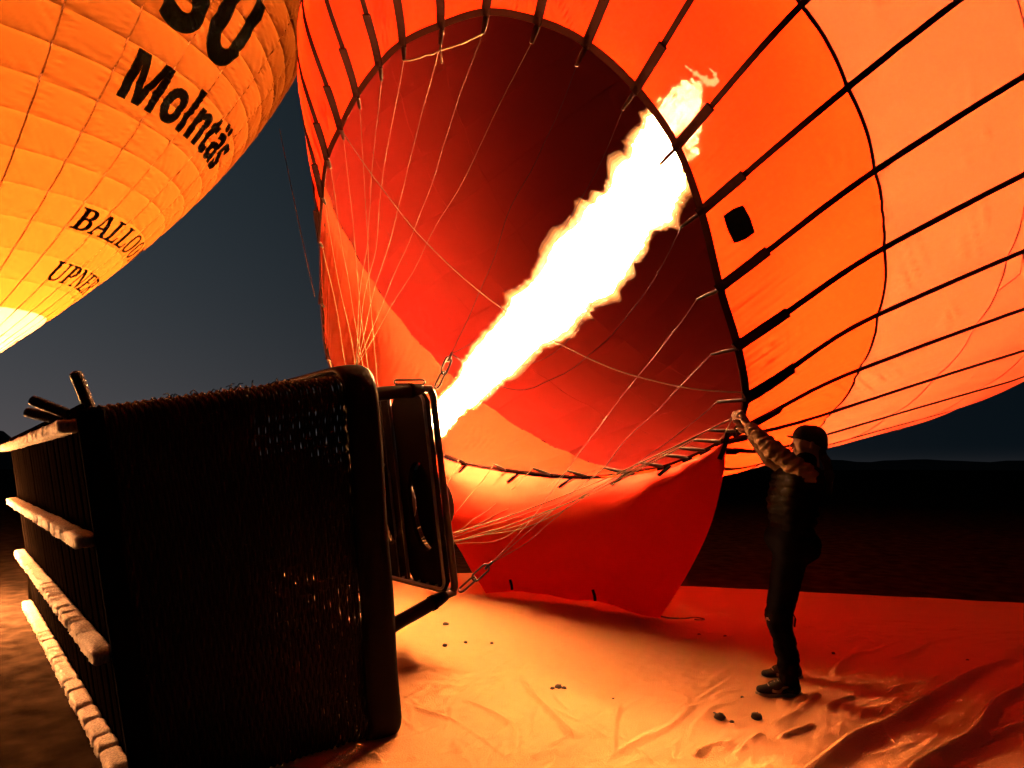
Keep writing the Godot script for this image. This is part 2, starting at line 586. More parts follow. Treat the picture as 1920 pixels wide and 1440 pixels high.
# ------------------------------------------------------------------ the red envelope
const GORES := 34
const RA := Vector3(0.4087, 4.0327, -6.9999)      # middle of the lower seam ring
const RAX := Vector3(0.5087, 0.7032, -0.4966)     # the envelope's axis, pointing to its crown
const RU := Vector3(0.6986, 0.0, 0.7156)
const RV := Vector3(-0.5032, 0.7110, 0.4912)
const PH0 := 0.5365
const S_MAX := 14.7
const RSIDE := -1.0
var rim: Array = [Vector3(-2.645,4.587,-8.494),Vector3(-2.479,5.023,-7.996),Vector3(-2.306,5.337,-7.593),Vector3(-2.046,5.533,-7.216),Vector3(-1.761,5.714,-6.831),Vector3(-1.433,5.834,-6.459),Vector3(-1.130,5.884,-6.166),Vector3(-0.698,5.843,-5.842),Vector3(-0.242,5.750,-5.539),Vector3(0.233,5.511,-5.343),Vector3(0.652,5.213,-5.240),Vector3(1.077,4.787,-5.239),Vector3(1.422,4.276,-5.286),Vector3(1.623,3.699,-5.329),Vector3(1.759,3.019,-5.335),Vector3(1.813,2.470,-5.126),Vector3(1.777,2.032,-4.899),Vector3(1.720,1.799,-4.980),Vector3(1.633,1.720,-5.080),Vector3(1.538,1.656,-5.180),Vector3(1.431,1.598,-5.300),Vector3(1.261,1.528,-5.450),Vector3(1.006,1.472,-5.750),Vector3(0.689,1.435,-6.050),Vector3(0.362,1.452,-6.350),Vector3(-0.078,1.497,-6.750),Vector3(-0.530,1.566,-7.200),Vector3(-0.926,1.715,-7.700),Vector3(-1.330,1.932,-8.200),Vector3(-1.762,2.182,-8.800),Vector3(-2.203,2.463,-9.400),Vector3(-2.636,2.797,-9.962),Vector3(-2.867,3.175,-9.842),Vector3(-2.802,3.901,-9.190)]

func rim_at(f: float) -> Vector3:
	# f counts load tapes; tape -8 is rim[0]
	var q := fposmod(f + 8.0, GORES)
	var k := int(floorf(q)) % GORES
	var t := q - floorf(q)
	var a: Vector3 = rim[(k - 1 + GORES) % GORES]
	var b: Vector3 = rim[k]
	var c: Vector3 = rim[(k + 1) % GORES]
	var d: Vector3 = rim[(k + 2) % GORES]
	return b.cubic_interpolate(c, a, d, t)

func red_radius(s: float) -> float:
	if s <= S_MAX:
		return 3.3045 + 0.6544 * s - 0.0222 * s * s
	var rm := 3.3045 + 0.6544 * S_MAX - 0.0222 * S_MAX * S_MAX
	var t := clampf((s - S_MAX) / 6.8, 0.0, 1.0)
	return rm * sqrt(maxf(0.0, 1.0 - t * t))

func red_ring(f: float, s: float) -> Vector3:
	var ph := PH0 + f * TAU / GORES
	var r := red_radius(s)
	var bend := -0.0269 * s * s if s < 4.0 else -0.0269 * (16.0 + 8.0 * 5.0 * (1.0 - exp(-(s - 4.0) / 5.0)))
	return RA + RAX * s + RV * bend + (RU * sin(ph) + RV * cos(ph) * 1.13) * r

# the skin without puffing: s < 0 runs from the rim (-1) to the lower seam ring (0)
func red_base(f: float, s: float) -> Vector3:
	if s >= 0.0:
		return red_ring(f, s)
	var t := s + 1.0
	var m := rim_at(f)
	var q := red_ring(f, 0.0)
	var ln := m.distance_to(q)
	var tq := (red_ring(f, 0.25) - q).normalized() * ln
	var tm := (q - m).lerp(tq, 0.15)
	var t2 := t * t; var t3 := t2 * t
	return m * (2 * t3 - 3 * t2 + 1) + tm * (t3 - 2 * t2 + t) + q * (3 * t2 - 2 * t3) + tq * (t3 - t2)

func red_normal(f: float, s: float) -> Vector3:
	var e := 0.03
	var du := red_base(f + e, s) - red_base(f - e, s)
	var dv := red_base(f, minf(s + e, S_MAX + 6.7)) - red_base(f, maxf(s - e, -1.0))
	return dv.cross(du).normalized() * RSIDE

func red_skin(f: float, s: float) -> Vector3:
	var p := red_base(f, s)
	var x := f - floorf(f)
	var puff := 4.0 * x * (1.0 - x)
	var gw := TAU * red_radius(maxf(s, 0.0)) / GORES
	var amt := gw * 0.045 * smoothstep(-1.0, 0.2, s)
	var n := red_normal(f, s)
	var wr := 0.0
	if s < 6.0:
		# wrinkles run out from the tapes near the mouth
		var edge := 1.0 - absf(x - 0.5) * 2.0
		var str_ := noise_b.get_noise_3d(f * 9.0, s * 1.1 + x * 0.9, 2.0)
		wr = str_ * 0.010 * sqrt(maxf(edge, 0.0)) * (1.0 if s < 0.0 else 0.6)
		# gathers that hang straight down where the cloth is slack between the tapes
		if s < 1.0:
			var along := p.x * 0.75 + p.z * 0.66
			var slack := clampf(2.2 * noise_b.get_noise_3d(f * 0.55 + 3.0, s * 1.1, 17.0) + 0.1, 0.0, 1.0)
			var g := 1.0 - absf(noise_b.get_noise_2d(along * 5.5, p.y * 0.25 + floorf(f) * 3.0)) * 4.0
			wr -= 0.042 * slack * pow(maxf(0.0, g), 2.0) * sqrt(edge)
		wr += noise_b.get_noise_3d(f * 26.0 + s * 3.0, s * 2.2, 9.0) * 0.0028 * edge
	return p + n * (amt * puff + wr)

var red_root: Node3D

func red_envelope() -> void:
	var bands := [[-1.0, 0.0, 18, 22], [0.0, 1.4151, 18, 16], [1.4151, 2.3, 12, 10], [2.3, 3.2, 10, 10], [3.2, 4.3, 10, 10], [4.3, 5.6, 10, 8], [5.6, 7.0, 8, 8], [7.0, 8.6, 8, 8], [8.6, 12.0, 8, 8], [12.0, 16.0, 8, 8], [16.0, 21.49, 8, 12]]
	red_root = thing("balloon_envelope", "huge glowing red and orange balloon envelope lying on its side with open mouth", "balloon envelope")
	var far := Build.new()
	for k in GORES:
		for bi in bands.size():
			var bd: Array = bands[bi]
			var b := Build.new()
			var nu: int = bd[2]; var nv: int = bd[3]
			if bi < 2 and k <= 9:
				nu = 40; nv = 40
			b.grid(nu, nv, func(u: float, w: float) -> Vector3:
				return red_skin(k + clampf(u, 0.0, 0.99999), lerpf(bd[0], bd[1], w)))
			if bi >= 8:
				far.grid(nu, nv, func(u: float, w: float) -> Vector3:
					return red_skin(k + clampf(u, 0.0, 0.99999), lerpf(bd[0], bd[1], w)))
				continue
			quick_part("fabric_panel", b.mesh(), (M.red_throat_at_flame if k >= 1 and k <= 5 else M.red_throat) if bi == 0 else M.red, red_root)
	quick_part("crown_panels", far.mesh(), M.red, red_root).set_meta("kind", "stuff")
	for k in GORES:
		# load tape up the seam, doubled sleeve near the mouth, toggle that hangs inside the rim
		var p := PackedVector3Array(); var n := PackedVector3Array()
		for q in 120:
			var s := -1.0 + 22.3 * pow(q / 119.0, 1.4)
			s = minf(s, 21.3)
			var nn := red_normal(k, s)
			p.append(red_base(k, s) + nn * 0.012); n.append(nn)
		var b := Build.new()
		b.strap(p, n, 0.05, 0.012)
		quick_part("load_tape", b.mesh(false), M.tape, red_root)
		p = PackedVector3Array(); n = PackedVector3Array()
		for q in 8:
			var s := -1.0 + 0.34 * q / 7.0
			var nn := red_normal(k, s)
			p.append(red_base(k, s) + nn * 0.024); n.append(nn)
		b = Build.new()
		b.strap(p, n, 0.085, 0.02)
		quick_part("tape_sleeve", b.mesh(false), M.tape, red_root)
		var c := mouth_toggle(k)
		var m0 := rim_at(k)
		b = Build.new()
		b.tube(PackedVector3Array([m0 + (m0 - c) * 0.1, m0.lerp(c, 0.35), m0.lerp(c, 0.7), c]), PackedFloat32Array([0.026, 0.028, 0.024, 0.018]), 8, false, 0.5)
		quick_part("rope_sleeve", b.mesh(), M.toggle, red_root)
	# mouth hem: a broad dark band sewn round the edge
	var hp := PackedVector3Array(); var hn := PackedVector3Array()
	for q in GORES * 8 + 1:
		var f := q / 8.0
		var nn := red_normal(f, -0.99)
		hp.append(rim_at(f) + (red_base(f, -0.9) - rim_at(f)).normalized() * 0.03 + nn * 0.002); hn.append(nn)
	var hb := Build.new()
	hb.strap(hp, hn, 0.062, 0.014)
	quick_part("mouth_hem", hb.mesh(false), M.hem, red_root)
	for sv in [[0.0, 0.03, M.tape], [1.4151, 0.014, M.seam], [3.2, 0.014, M.seam], [5.6, 0.02, M.seam]]:
		var p := PackedVector3Array(); var n := PackedVector3Array()
		for q in GORES * 10 + 1:
			var f := q / 10.0
			var nn := red_normal(f, sv[0])
			p.append(red_skin(f, sv[0]) + nn * 0.004); n.append(nn)
		var b := Build.new()
		b.strap(p, n, sv[1], 0.006)
		quick_part("seam_tape", b.mesh(false), sv[2], red_root)
	# thin seams of the fabric rows inside the throat
	for sv in [2.3, 4.3, 7.0]:
		var p := PackedVector3Array(); var n := PackedVector3Array()
		for q in GORES * 8 + 1:
			var f := q / 8.0
			var nn := red_normal(f, sv)
			p.append(red_skin(f, sv) - nn * 0.004); n.append(nn)
		var b := Build.new()
		b.strap(p, n, 0.012, 0.004)
		quick_part("row_seam", b.mesh(false), M.red, red_root)
	# black square patch low on the near side
	var pb := Build.new()
	pb.grid(10, 10, func(u: float, w: float) -> Vector3:
		var cu := u - 0.5; var cw := w - 0.5
		var rr := 1.0 - 0.10 * (absf(cu) * absf(cw)) * 4.0
		var f := 5.46 + cu * 0.42 * rr + cw * 0.06
		var s := -0.775 + cw * 0.145 * rr + cu * 0.02
		return red_skin(f, s) + red_normal(f, s) * 0.012)
	quick_part("black_patch", pb.mesh(), M.ink, red_root)
	# outline of a small repair on the far lower row
	var op := PackedVector3Array(); var on := PackedVector3Array()
	for q in [[8.02, 1.44], [8.02, 1.62], [8.30, 1.66], [8.44, 1.43]]:
		var nn := red_normal(q[0], q[1])
		op.append(red_skin(q[0], q[1]) + nn * 0.006); on.append(nn)
	var ob := Build.new()
	ob.strap(op, on, 0.014, 0.006)
	quick_part("patch_outline", ob.mesh(false), M.seam, red_root)
	scoop()

func mouth_toggle(k: int) -> Vector3:
	# the end of the short sleeve that hooks the rope: hangs from the rim towards the burner
	var m := rim_at(k)
	var target := Vector3(-0.9, 1.9, -5.6)
	var d := (target - m).normalized()
	return m + d * 0.19

func scoop() -> void:
	# the cloth skirt under the mouth: from the lower rim it bellies out and drops to the ground
	var top: Array = []
	for f in [9.6, 11.0, 12.5, 14.0, 15.5, 17.0, 18.5, 19.6]:
		top.append(rim_at(f) + Vector3(0, -0.03, 0))
	var bot: Array = [Vector3(1.47,0.03,-6.62), Vector3(1.22,0.05,-6.82), Vector3(0.95,0.10,-7.02), Vector3(0.70,0.07,-7.28), Vector3(0.42,0.10,-7.42), Vector3(0.12,0.11,-7.55), Vector3(-0.12,0.08,-7.7), Vector3(-0.33,0.03,-7.85)]
	var tp := spline(top, 12); var bt := spline(bot, 12)
	var toward := Vector3(-0.55, 0.0, 0.83)
	var n := tp.size() - 1
	var surf := func(u: float, w: float) -> Vector3:
		var x := u * n
		var k := mini(int(x), n - 1)
		var a := tp[k].lerp(tp[k + 1], x - k)
		var c := bt[k].lerp(bt[k + 1], x - k)
		var across := pow(sin(PI * clampf(u * 0.90 + 0.02, 0.0, 1.0)), 0.75)
		# from the rim the cloth runs out almost level, turns over a soft edge and falls back to the ground
		var p1 := a + toward * (0.48 * across) + Vector3.UP * (0.02 - 0.16 * across)
		var p2 := a.lerp(c, 0.42) + toward * (1.0 * across) + Vector3.UP * 0.10 * across
		var q := a.bezier_interpolate(p1, p2, c, w)
		# pulled in at the free edge, with shallow drapes running down from the rim
		q += Vector3(0.16, 0.0, 0.0) * exp(-pow(u / 0.14, 2.0)) * sin(PI * pow(w, 1.5))
		q += toward * 0.035 * sin(u * 23.0 + 2.0 * noise_b.get_noise_2d(u * 3.0, 8.0)) * w * (0.4 + 0.6 * noise_b.get_noise_2d(u * 2.0, 20.0))
		q += toward * (0.03 * noise_b.get_noise_2d(u * 5.0 + w * 1.5, w * 2.0) + 0.06 * noise_b.get_noise_2d(u * 2.2, w * 0.9 + 7.0) * w)
		return q
	var b := Build.new()
	b.grid(70, 44, surf)
	var root: MeshInstance3D = quick_part("scoop", b.mesh(), M.scoop, red_root)
	for u in [0.30, 0.43, 0.56, 0.68, 0.80, 0.9]:
		var p := PackedVector3Array(); var nn := PackedVector3Array()
		for q in 4:
			var w := 0.004 + 0.055 * q
			p.append(surf.call(u, w) + toward * 0.012 + Vector3(0, 0.01, 0)); nn.append((toward + Vector3(0, 0.4, 0)).normalized())
		var sb := Build.new()
		sb.strap(p, nn, 0.028, 0.008)
		quick_part("strap", sb.mesh(false), M.black, root)
	var e := Build.new()
	var q0: Vector3 = surf.call(0.005, 0.02)
	e.strap(PackedVector3Array([q0 + Vector3(0.03, 0.10, 0.02), q0 + Vector3(0.0, -0.02, 0.02), q0 + Vector3(-0.05, -0.13, 0.02)]), PackedVector3Array([toward, toward, toward]), 0.035, 0.012)
	quick_part("strap", e.mesh(false), M.black, root)
	for u in [0.33, 0.72]:
		var t0: Vector3 = surf.call(u, 0.93)
		var tb := Build.new()
		tb.strap(PackedVector3Array([t0 + toward * 0.015, t0 + toward * 0.02 + Vector3(0.02, -0.06, 0), t0 + toward * 0.03 + Vector3(0.03, -0.11, 0)]), PackedVector3Array([toward, toward, toward]), 0.03, 0.01)
		quick_part("hem_tab", tb.mesh(false), M.black, root)

# ------------------------------------------------------------------ the basket, lying on its long side
const B0 := Vector3(-0.747, 1.044, -3.764)        # middle of the near end of the rim
const E1 := Vector3(0.7502, 0.1097, -0.6521)      # floor to rim
const E2 := Vector3(-0.0828, 0.9940, 0.0720)      # across the basket, upward as it lies
const E3 := Vector3(-0.6561, 0.0, -0.7547)        # along the basket, away from the camera
const BL := 4.8

func bk(x: float, y: float, z: float) -> Vector3:
	return B0 + E1 * x + E2 * y + E3 * z

func half_w(x: float) -> float:
	return 1.03 + x * 0.11

func floor_x(y: float) -> float:
	return -1.315 - 0.085 * y

func rounded_loop(x: float, hw: float, r: float, z0: float, z1: float, per: int) -> PackedVector3Array:
	# rounded rectangle in the plane x = const
	var out := PackedVector3Array()
	var cs := [[hw - r, z0 + r, 0.0], [-hw + r, z0 + r, 0.5], [-hw + r, z1 - r, 1.0], [hw - r, z1 - r, 1.5]]
	for c in cs:
		for k in per:
			var a: float = (c[2] + 0.5 * k / (per - 1)) * PI
			# corner order: top-near, bottom-near, bottom-far, top-far
			var dy := cos(a); var dz := -sin(a)
			out.append(bk(x, c[0] + r * dy, c[1] + r * dz))
	return out

func densify(p: PackedVector3Array, step: float) -> PackedVector3Array:
	var out := PackedVector3Array()
	for k in p.size():
		var a := p[k]; var b := p[(k + 1) % p.size()]
		var n := maxi(1, int(a.distance_to(b) / step))
		for q in n:
			out.append(a.lerp(b, float(q) / n))
	return out

func basket() -> void:
	var root := thing("basket", "big dark wicker balloon basket tipped on its side with its padded rim facing the flame", "basket")
	# weave: every strand runs across the near end and round its corners on to the long walls; stakes run floor to rim
	var pitch := 0.0185
	var rows := 67
	var wb := Build.new()
	var step := 0.018
	var stake_gap := 0.058
	for row in rows:
		var fx := float(row) / (rows - 1)
		var x0 := -1.30 + fx * 1.13
		# path: along the top long wall to the near end, down the end wall, back along the bottom long wall
		var r := 0.10
		var pts := PackedVector3Array()
		var total := 0.0
		var reach := 0.9
		var hw0 := half_w(x0)
		var len_w := (hw0 - r) * 2.0
		var len_c := r * PI * 0.5
		total = reach * 2.0 + len_w + len_c * 2.0
		var nn := int(total / step)
		var wob := rng.randf_range(-0.002, 0.002)
		var phase := 0.0 if row % 2 == 0 else PI
		var loose := 1.0 + 0.6 * maxf(0.0, noise_b.get_noise_1d(row * 3.3))
		for q in nn + 1:
			var d := total * q / nn
			var y: float; var z: float; var ny: float; var nz: float
			if d < reach:
				y = hw0; z = r + reach - d; ny = 1.0; nz = 0.0
			elif d < reach + len_c:
				var a := (d - reach) / r
				y = hw0 - r + r * cos(a); z = r - r * sin(a); ny = cos(a); nz = -sin(a)
			elif d < reach + len_c + len_w:
				y = hw0 - r - (d - reach - len_c); z = 0.0; ny = 0.0; nz = -1.0
			elif d < reach + len_c * 2.0 + len_w:
				var a := (d - reach - len_c - len_w) / r
				y = -hw0 + r - r * sin(a); z = r - r * cos(a); ny = -sin(a); nz = -cos(a)
			else:
				y = -hw0; z = r + d - reach - len_c * 2.0 - len_w; ny = -1.0; nz = 0.0
			var off := 0.0062 * loose * sin(d / stake_gap * PI + phase)
			var xx := x0 + fx * 0.0 - 0.085 * clampf(y / 0.9, -1.0, 1.0) * (1.0 - fx) + wob + 0.0022 * noise_b.get_noise_2d(row * 7.0, d * 9.0) + 0.012 * noise_b.get_noise_2d(d * 1.3, 4.0)
			pts.append(bk(xx, y + ny * off, z + nz * off))
		wb.tube(pts, 0.0106, 5)
	var wo := quick_part("wicker_weave", wb.mesh(), M.wicker, root)
	wo.set_meta("kind", "stuff")
	# stakes in the near end and on the near part of both long walls
	var ns := int(1.92 / stake_gap)
	for k in ns + 1:
		var y := -0.96 + 1.92 * (k + 0.5) / (ns + 1)
		var b := Build.new()
		var p := PackedVector3Array()
		for q in 6:
			var x := lerpf(floor_x(y), -0.12, q / 5.0)
			p.append(bk(x, y * half_w(x) / 1.03, 0.004 * sin(q * 2.0 + k)))
		b.tube(p, 0.0075, 6)
		quick_part("stake", b.mesh(), M.wicker_dark, root)
	# long walls beyond the open weave and the far end: the same weave seen edge-on, as ribbed panels
	for side in [1.0, -1.0]:
		var b := Build.new()
		b.grid(60, 40, func(u: float, w: float) -> Vector3:
			var x := lerpf(floor_x(side * 0.9), -0.1, u)
			var z := lerpf(0.95, BL - 0.05, w)
			return bk(x, side * (half_w(x) - 0.004 + 0.006 * sin(u * 60.0 * PI * 0.5) * sin(w * 40.0 * PI * 0.5)), z))
		b.grid(10, 10, func(u: float, w: float) -> Vector3:
			var x := lerpf(floor_x(side * 0.9), -0.1, u)
			return bk(x, side * (half_w(x) - 0.05), lerpf(0.95, BL - 0.05, w)))
		quick_part("long_wall", b.mesh(), M.wicker_dark, root)
	var fb := Build.new()
	fb.grid(40, 40, func(u: float, w: float) -> Vector3:
		var x := lerpf(-1.3, -0.1, u)
		return bk(x, lerpf(-1.0, 1.0, w) * half_w(x), BL - 0.05 + 0.006 * sin(u * 20.0 * PI) * sin(w * 20.0 * PI)))
	quick_part("far_wall", fb.mesh(), M.wicker_dark, root)
	# inner partition across the basket, which leaves only streaks of light in the near compartment
	var ib := Build.new()
	ib.grid(20, 20, func(u: float, w: float) -> Vector3:
		var x := lerpf(-1.2, -0.25, u)
		return bk(x, lerpf(-0.98, 0.98, w) * half_w(x), 1.25 + 0.01 * sin(u * 60.0)))
	quick_part("partition", ib.mesh(), M.wicker_dark, root)
	# padded leather rim
	var rb := Build.new()
	var lx := rounded_loop(0.0, 1.075, 0.19, -0.055, BL + 0.05, 9)
	lx = densify(lx, 0.09)
	var n := lx.size()
	var centre := bk(0, 0, BL * 0.5)
	var o := rb.v.size()
	var prof := []
	for k in 14:
		var a := TAU * k / 14.0
		# long in the axis direction, thin outward; the lip at the rim is fatter
		var ca := cos(a); var sa := sin(a)
		prof.append([-0.075 + 0.105 * ca, (0.034 + 0.016 * maxf(ca, 0.0)) * sa])
	for k in n:
		var t := (lx[(k + 1) % n] - lx[(k - 1 + n) % n]).normalized()
		var out := E1.cross(t).normalized()
		if out.dot(lx[k] - centre) < 0.0:
			out = -out
		for q in prof:
			rb.v.append(lx[k] + E1 * (q[0] + 0.004 * sin(k * 0.7)) + out * (q[1] - 0.02)); rb.uv.append(Vector2(k, 0))
	for k in n:
		for s in 14:
			var k2 := (k + 1) % n; var s2 := (s + 1) % 14
			rb.quad(o + k * 14 + s, o + k * 14 + s2, o + k2 * 14 + s2, o + k2 * 14 + s)
	quick_part("padded_rim", rb.mesh(), M.leather, root)
	# floor: boards side by side, seen from below
	var nb := 24
	for k in nb:
		var z := 0.08 + (BL - 0.16) * (k + 0.5) / nb
		var y0 := 0.9; var y1 := -0.9
		var pa := bk(floor_x(y0), y0, z); var pb := bk(floor_x(y1), y1, z)
		var dn := (pa - pb).normalized()
		var nrm := dn.cross(E3).normalized()
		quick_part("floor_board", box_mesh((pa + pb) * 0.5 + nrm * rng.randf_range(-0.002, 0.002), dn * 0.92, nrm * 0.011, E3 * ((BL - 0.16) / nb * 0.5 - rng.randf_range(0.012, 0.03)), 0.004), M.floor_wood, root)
	var pa2 := bk(floor_x(0.9) + 0.03, 0.9, BL * 0.5); var pb2 := bk(floor_x(-0.9) + 0.03, -0.9, BL * 0.5)
	var dn2 := (pa2 - pb2).normalized()
	quick_part("floor_panel", box_mesh((pa2 + pb2) * 0.5, dn2 * 0.9, dn2.cross(E3).normalized() * 0.01, E3 * (BL * 0.5 - 0.04)), M.floor_wood, root)
	# added dark strip where the floor meets the near end, and an added sheet, lining of the upper long wall
	var ea := bk(floor_x(0.9) + 0.015, 0.89, 0.0); var eb := bk(floor_x(-0.9) + 0.015, -0.89, 0.0)
	var ed := (ea - eb).normalized()
	quick_part("added_edge_strip", box_mesh((ea + eb) * 0.5, ed * (ea.distance_to(eb) * 0.5), ed.cross(E3).normalized() * 0.055, E3 * 0.022, 0.012), M.black, root)  # added to cover light leaking between floor and wall
	var lb := Build.new()
	lb.grid(12, 10, func(u: float, w: float) -> Vector3:
		var x := lerpf(-1.28, -0.12, u)
		return bk(x, half_w(x) - 0.05, lerpf(0.10, 0.97, w)))
	quick_part("sky_screen", lb.mesh(), M.leather, root)  # added to keep the sky from showing through the weave
	# four wooden runners under the floor, worn and chipped
	var ys := [0.818, 0.308, -0.20, -0.70]
	for k in 4:
		skid(root, ys[k], k)
	# three rope-wrapped handles on the upper long wall
	for h in [[Vector3(-1.36, 0.90, 0.14), Vector3(-0.05, 0.17, 0.0)], [Vector3(-1.38, 0.89, 0.55), Vector3(-0.15, 0.10, 0.16)], [Vector3(-1.40, 0.88, 0.75), Vector3(-0.14, 0.06, 0.14)]]:
		var a: Vector3 = h[0]; var d: Vector3 = h[1]
		var p := PackedVector3Array(); var rr := PackedFloat32Array()
		for q in 40:
			var t := q / 39.0
			var l := a + d * t
			p.append(bk(l.x, l.y, l.z))
			rr.append((0.026 + 0.0035 * sin(q * 2.6)) * (1.0 if t < 0.9 else sqrt(maxf(0.05, 1.0 - pow((t - 0.9) / 0.1, 2.0)))))
		var b := Build.new()
		b.tube(p, rr, 10)
		quick_part("rope_handle", b.mesh(), M.wicker, root)
	# frayed cane ends along the top corner
	var cb := Build.new()
	for k in 26:
		var x := rng.randf_range(-1.15, -0.2)
		var y := half_w(x) + 0.006
		var z := rng.randf_range(0.0, 0.12)
		var p0 := bk(x, y, z)
		var dd := (E2 * rng.randf_range(0.2, 1.0) - E3 * rng.randf_range(-0.3, 1.0) + E1 * rng.randf_range(-1.0, 1.0)).normalized() * rng.randf_range(0.02, 0.06)
		cb.tube(PackedVector3Array([p0, p0 + dd * 0.6 + E2 * 0.008, p0 + dd - E2 * 0.01]), 0.003, 4)
	quick_part("frayed_cane", cb.mesh(), M.wicker, root).set_meta("kind", "stuff")

func skid(root: Node3D, y: float, idx: int) -> void:
	var b := Build.new()
	var n := 420
	var z0 := 0.02; var z1 := BL - 0.1
	var xo := floor_x(y) - 0.02
	var notch := []
	var zz := z0 + rng.randf_range(0.25, 0.5)
	while zz < z1:
		notch.append([zz, rng.randf_range(0.2, 0.6), rng.randf_range(0.010, 0.03)])
		zz += rng.randf_range(0.07, 0.34)
	b.grid(20, n, func(u: float, w: float) -> Vector3:
		var z := lerpf(z0, z1, w)
		var a := u * TAU
		# rounded square section, x outward (away from the floor), y across
		var ca := cos(a); var sa := sin(a)
		var sq := pow(pow(absf(ca), 9.0) + pow(absf(sa), 9.0), -1.0 / 9.0)
		var hx := 0.042; var hy := 0.031
		var wear := 0.0
		for nt in notch:
			var g: float = (z - nt[0]) / nt[2]
			wear = maxf(wear, nt[1] * exp(-g * g))
		wear += 0.22 * noise_b.get_noise_3d(z * 5.0 + idx * 31.0, ca * 1.5, sa * 1.5) + 0.13 * noise_b.get_noise_3d(z * 24.0, ca * 2.5, sa * 2.5 + idx)
		var endr := 1.0 - 0.55 * exp(-(z - z0) * 45.0) - 0.7 * exp(-(z1 - z) * 30.0)
		var outer := 0.5 + 0.5 * clampf(-ca, -1.0, 1.0)
		var k := sq * (1.0 - wear * (0.35 + 0.65 * outer)) * endr
		return bk(xo - 0.046 + ca * hx * k, y + sa * hy * k + 0.008 * noise_b.get_noise_2d(z * 1.5, idx * 5.0), z), true)
	# end caps
	for e in 2:
		var row := 0 if e == 0 else n
		var c := Vector3.ZERO
		for s in 20:
			c += b.v[row * 20 + s]
		b.v.append(c / 20.0); b.uv.append(Vector2())
		for s in 20:
			b.i.append(b.v.size() - 1)
			if e == 0:
				b.i.append(row * 20 + (s + 1) % 20); b.i.append(row * 20 + s)
			else:
				b.i.append(row * 20 + s); b.i.append(row * 20 + (s + 1) % 20)
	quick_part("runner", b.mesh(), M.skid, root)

# ------------------------------------------------------------------ burner frame
const FX := 1.18
const FZ0 := 1.05
const FZ1 := 2.6
const FY0 := -0.68
const FY1 := 1.0
var clip_points: Array = []

func link_mesh(a: Vector3, b: Vector3, width: float, wire: float, side: Vector3) -> ArrayMesh:
	# an oval chain link or carabiner from a to b
	var d := (b - a); var ln := d.length(); d = d / ln
	var s := (side - d * side.dot(d)).normalized()
	var p := PackedVector3Array()
	var r := width * 0.5
	for k in 12:
		var t := PI * k / 11.0
		p.append(b - d * r + d * r * sin(t) + s * r * cos(t))
	for k in 12:
		var t := PI * k / 11.0
		p.append(a + d * r - d * r * sin(t) - s * r * cos(t))
	var m := Build.new()
	m.tube(densify(p, 0.02), wire, 8, true)
	return m.mesh()

func fk(x: float, y: float, z: float) -> Vector3:
	return bk(x + (0.3 - y) * 0.045, y, z)

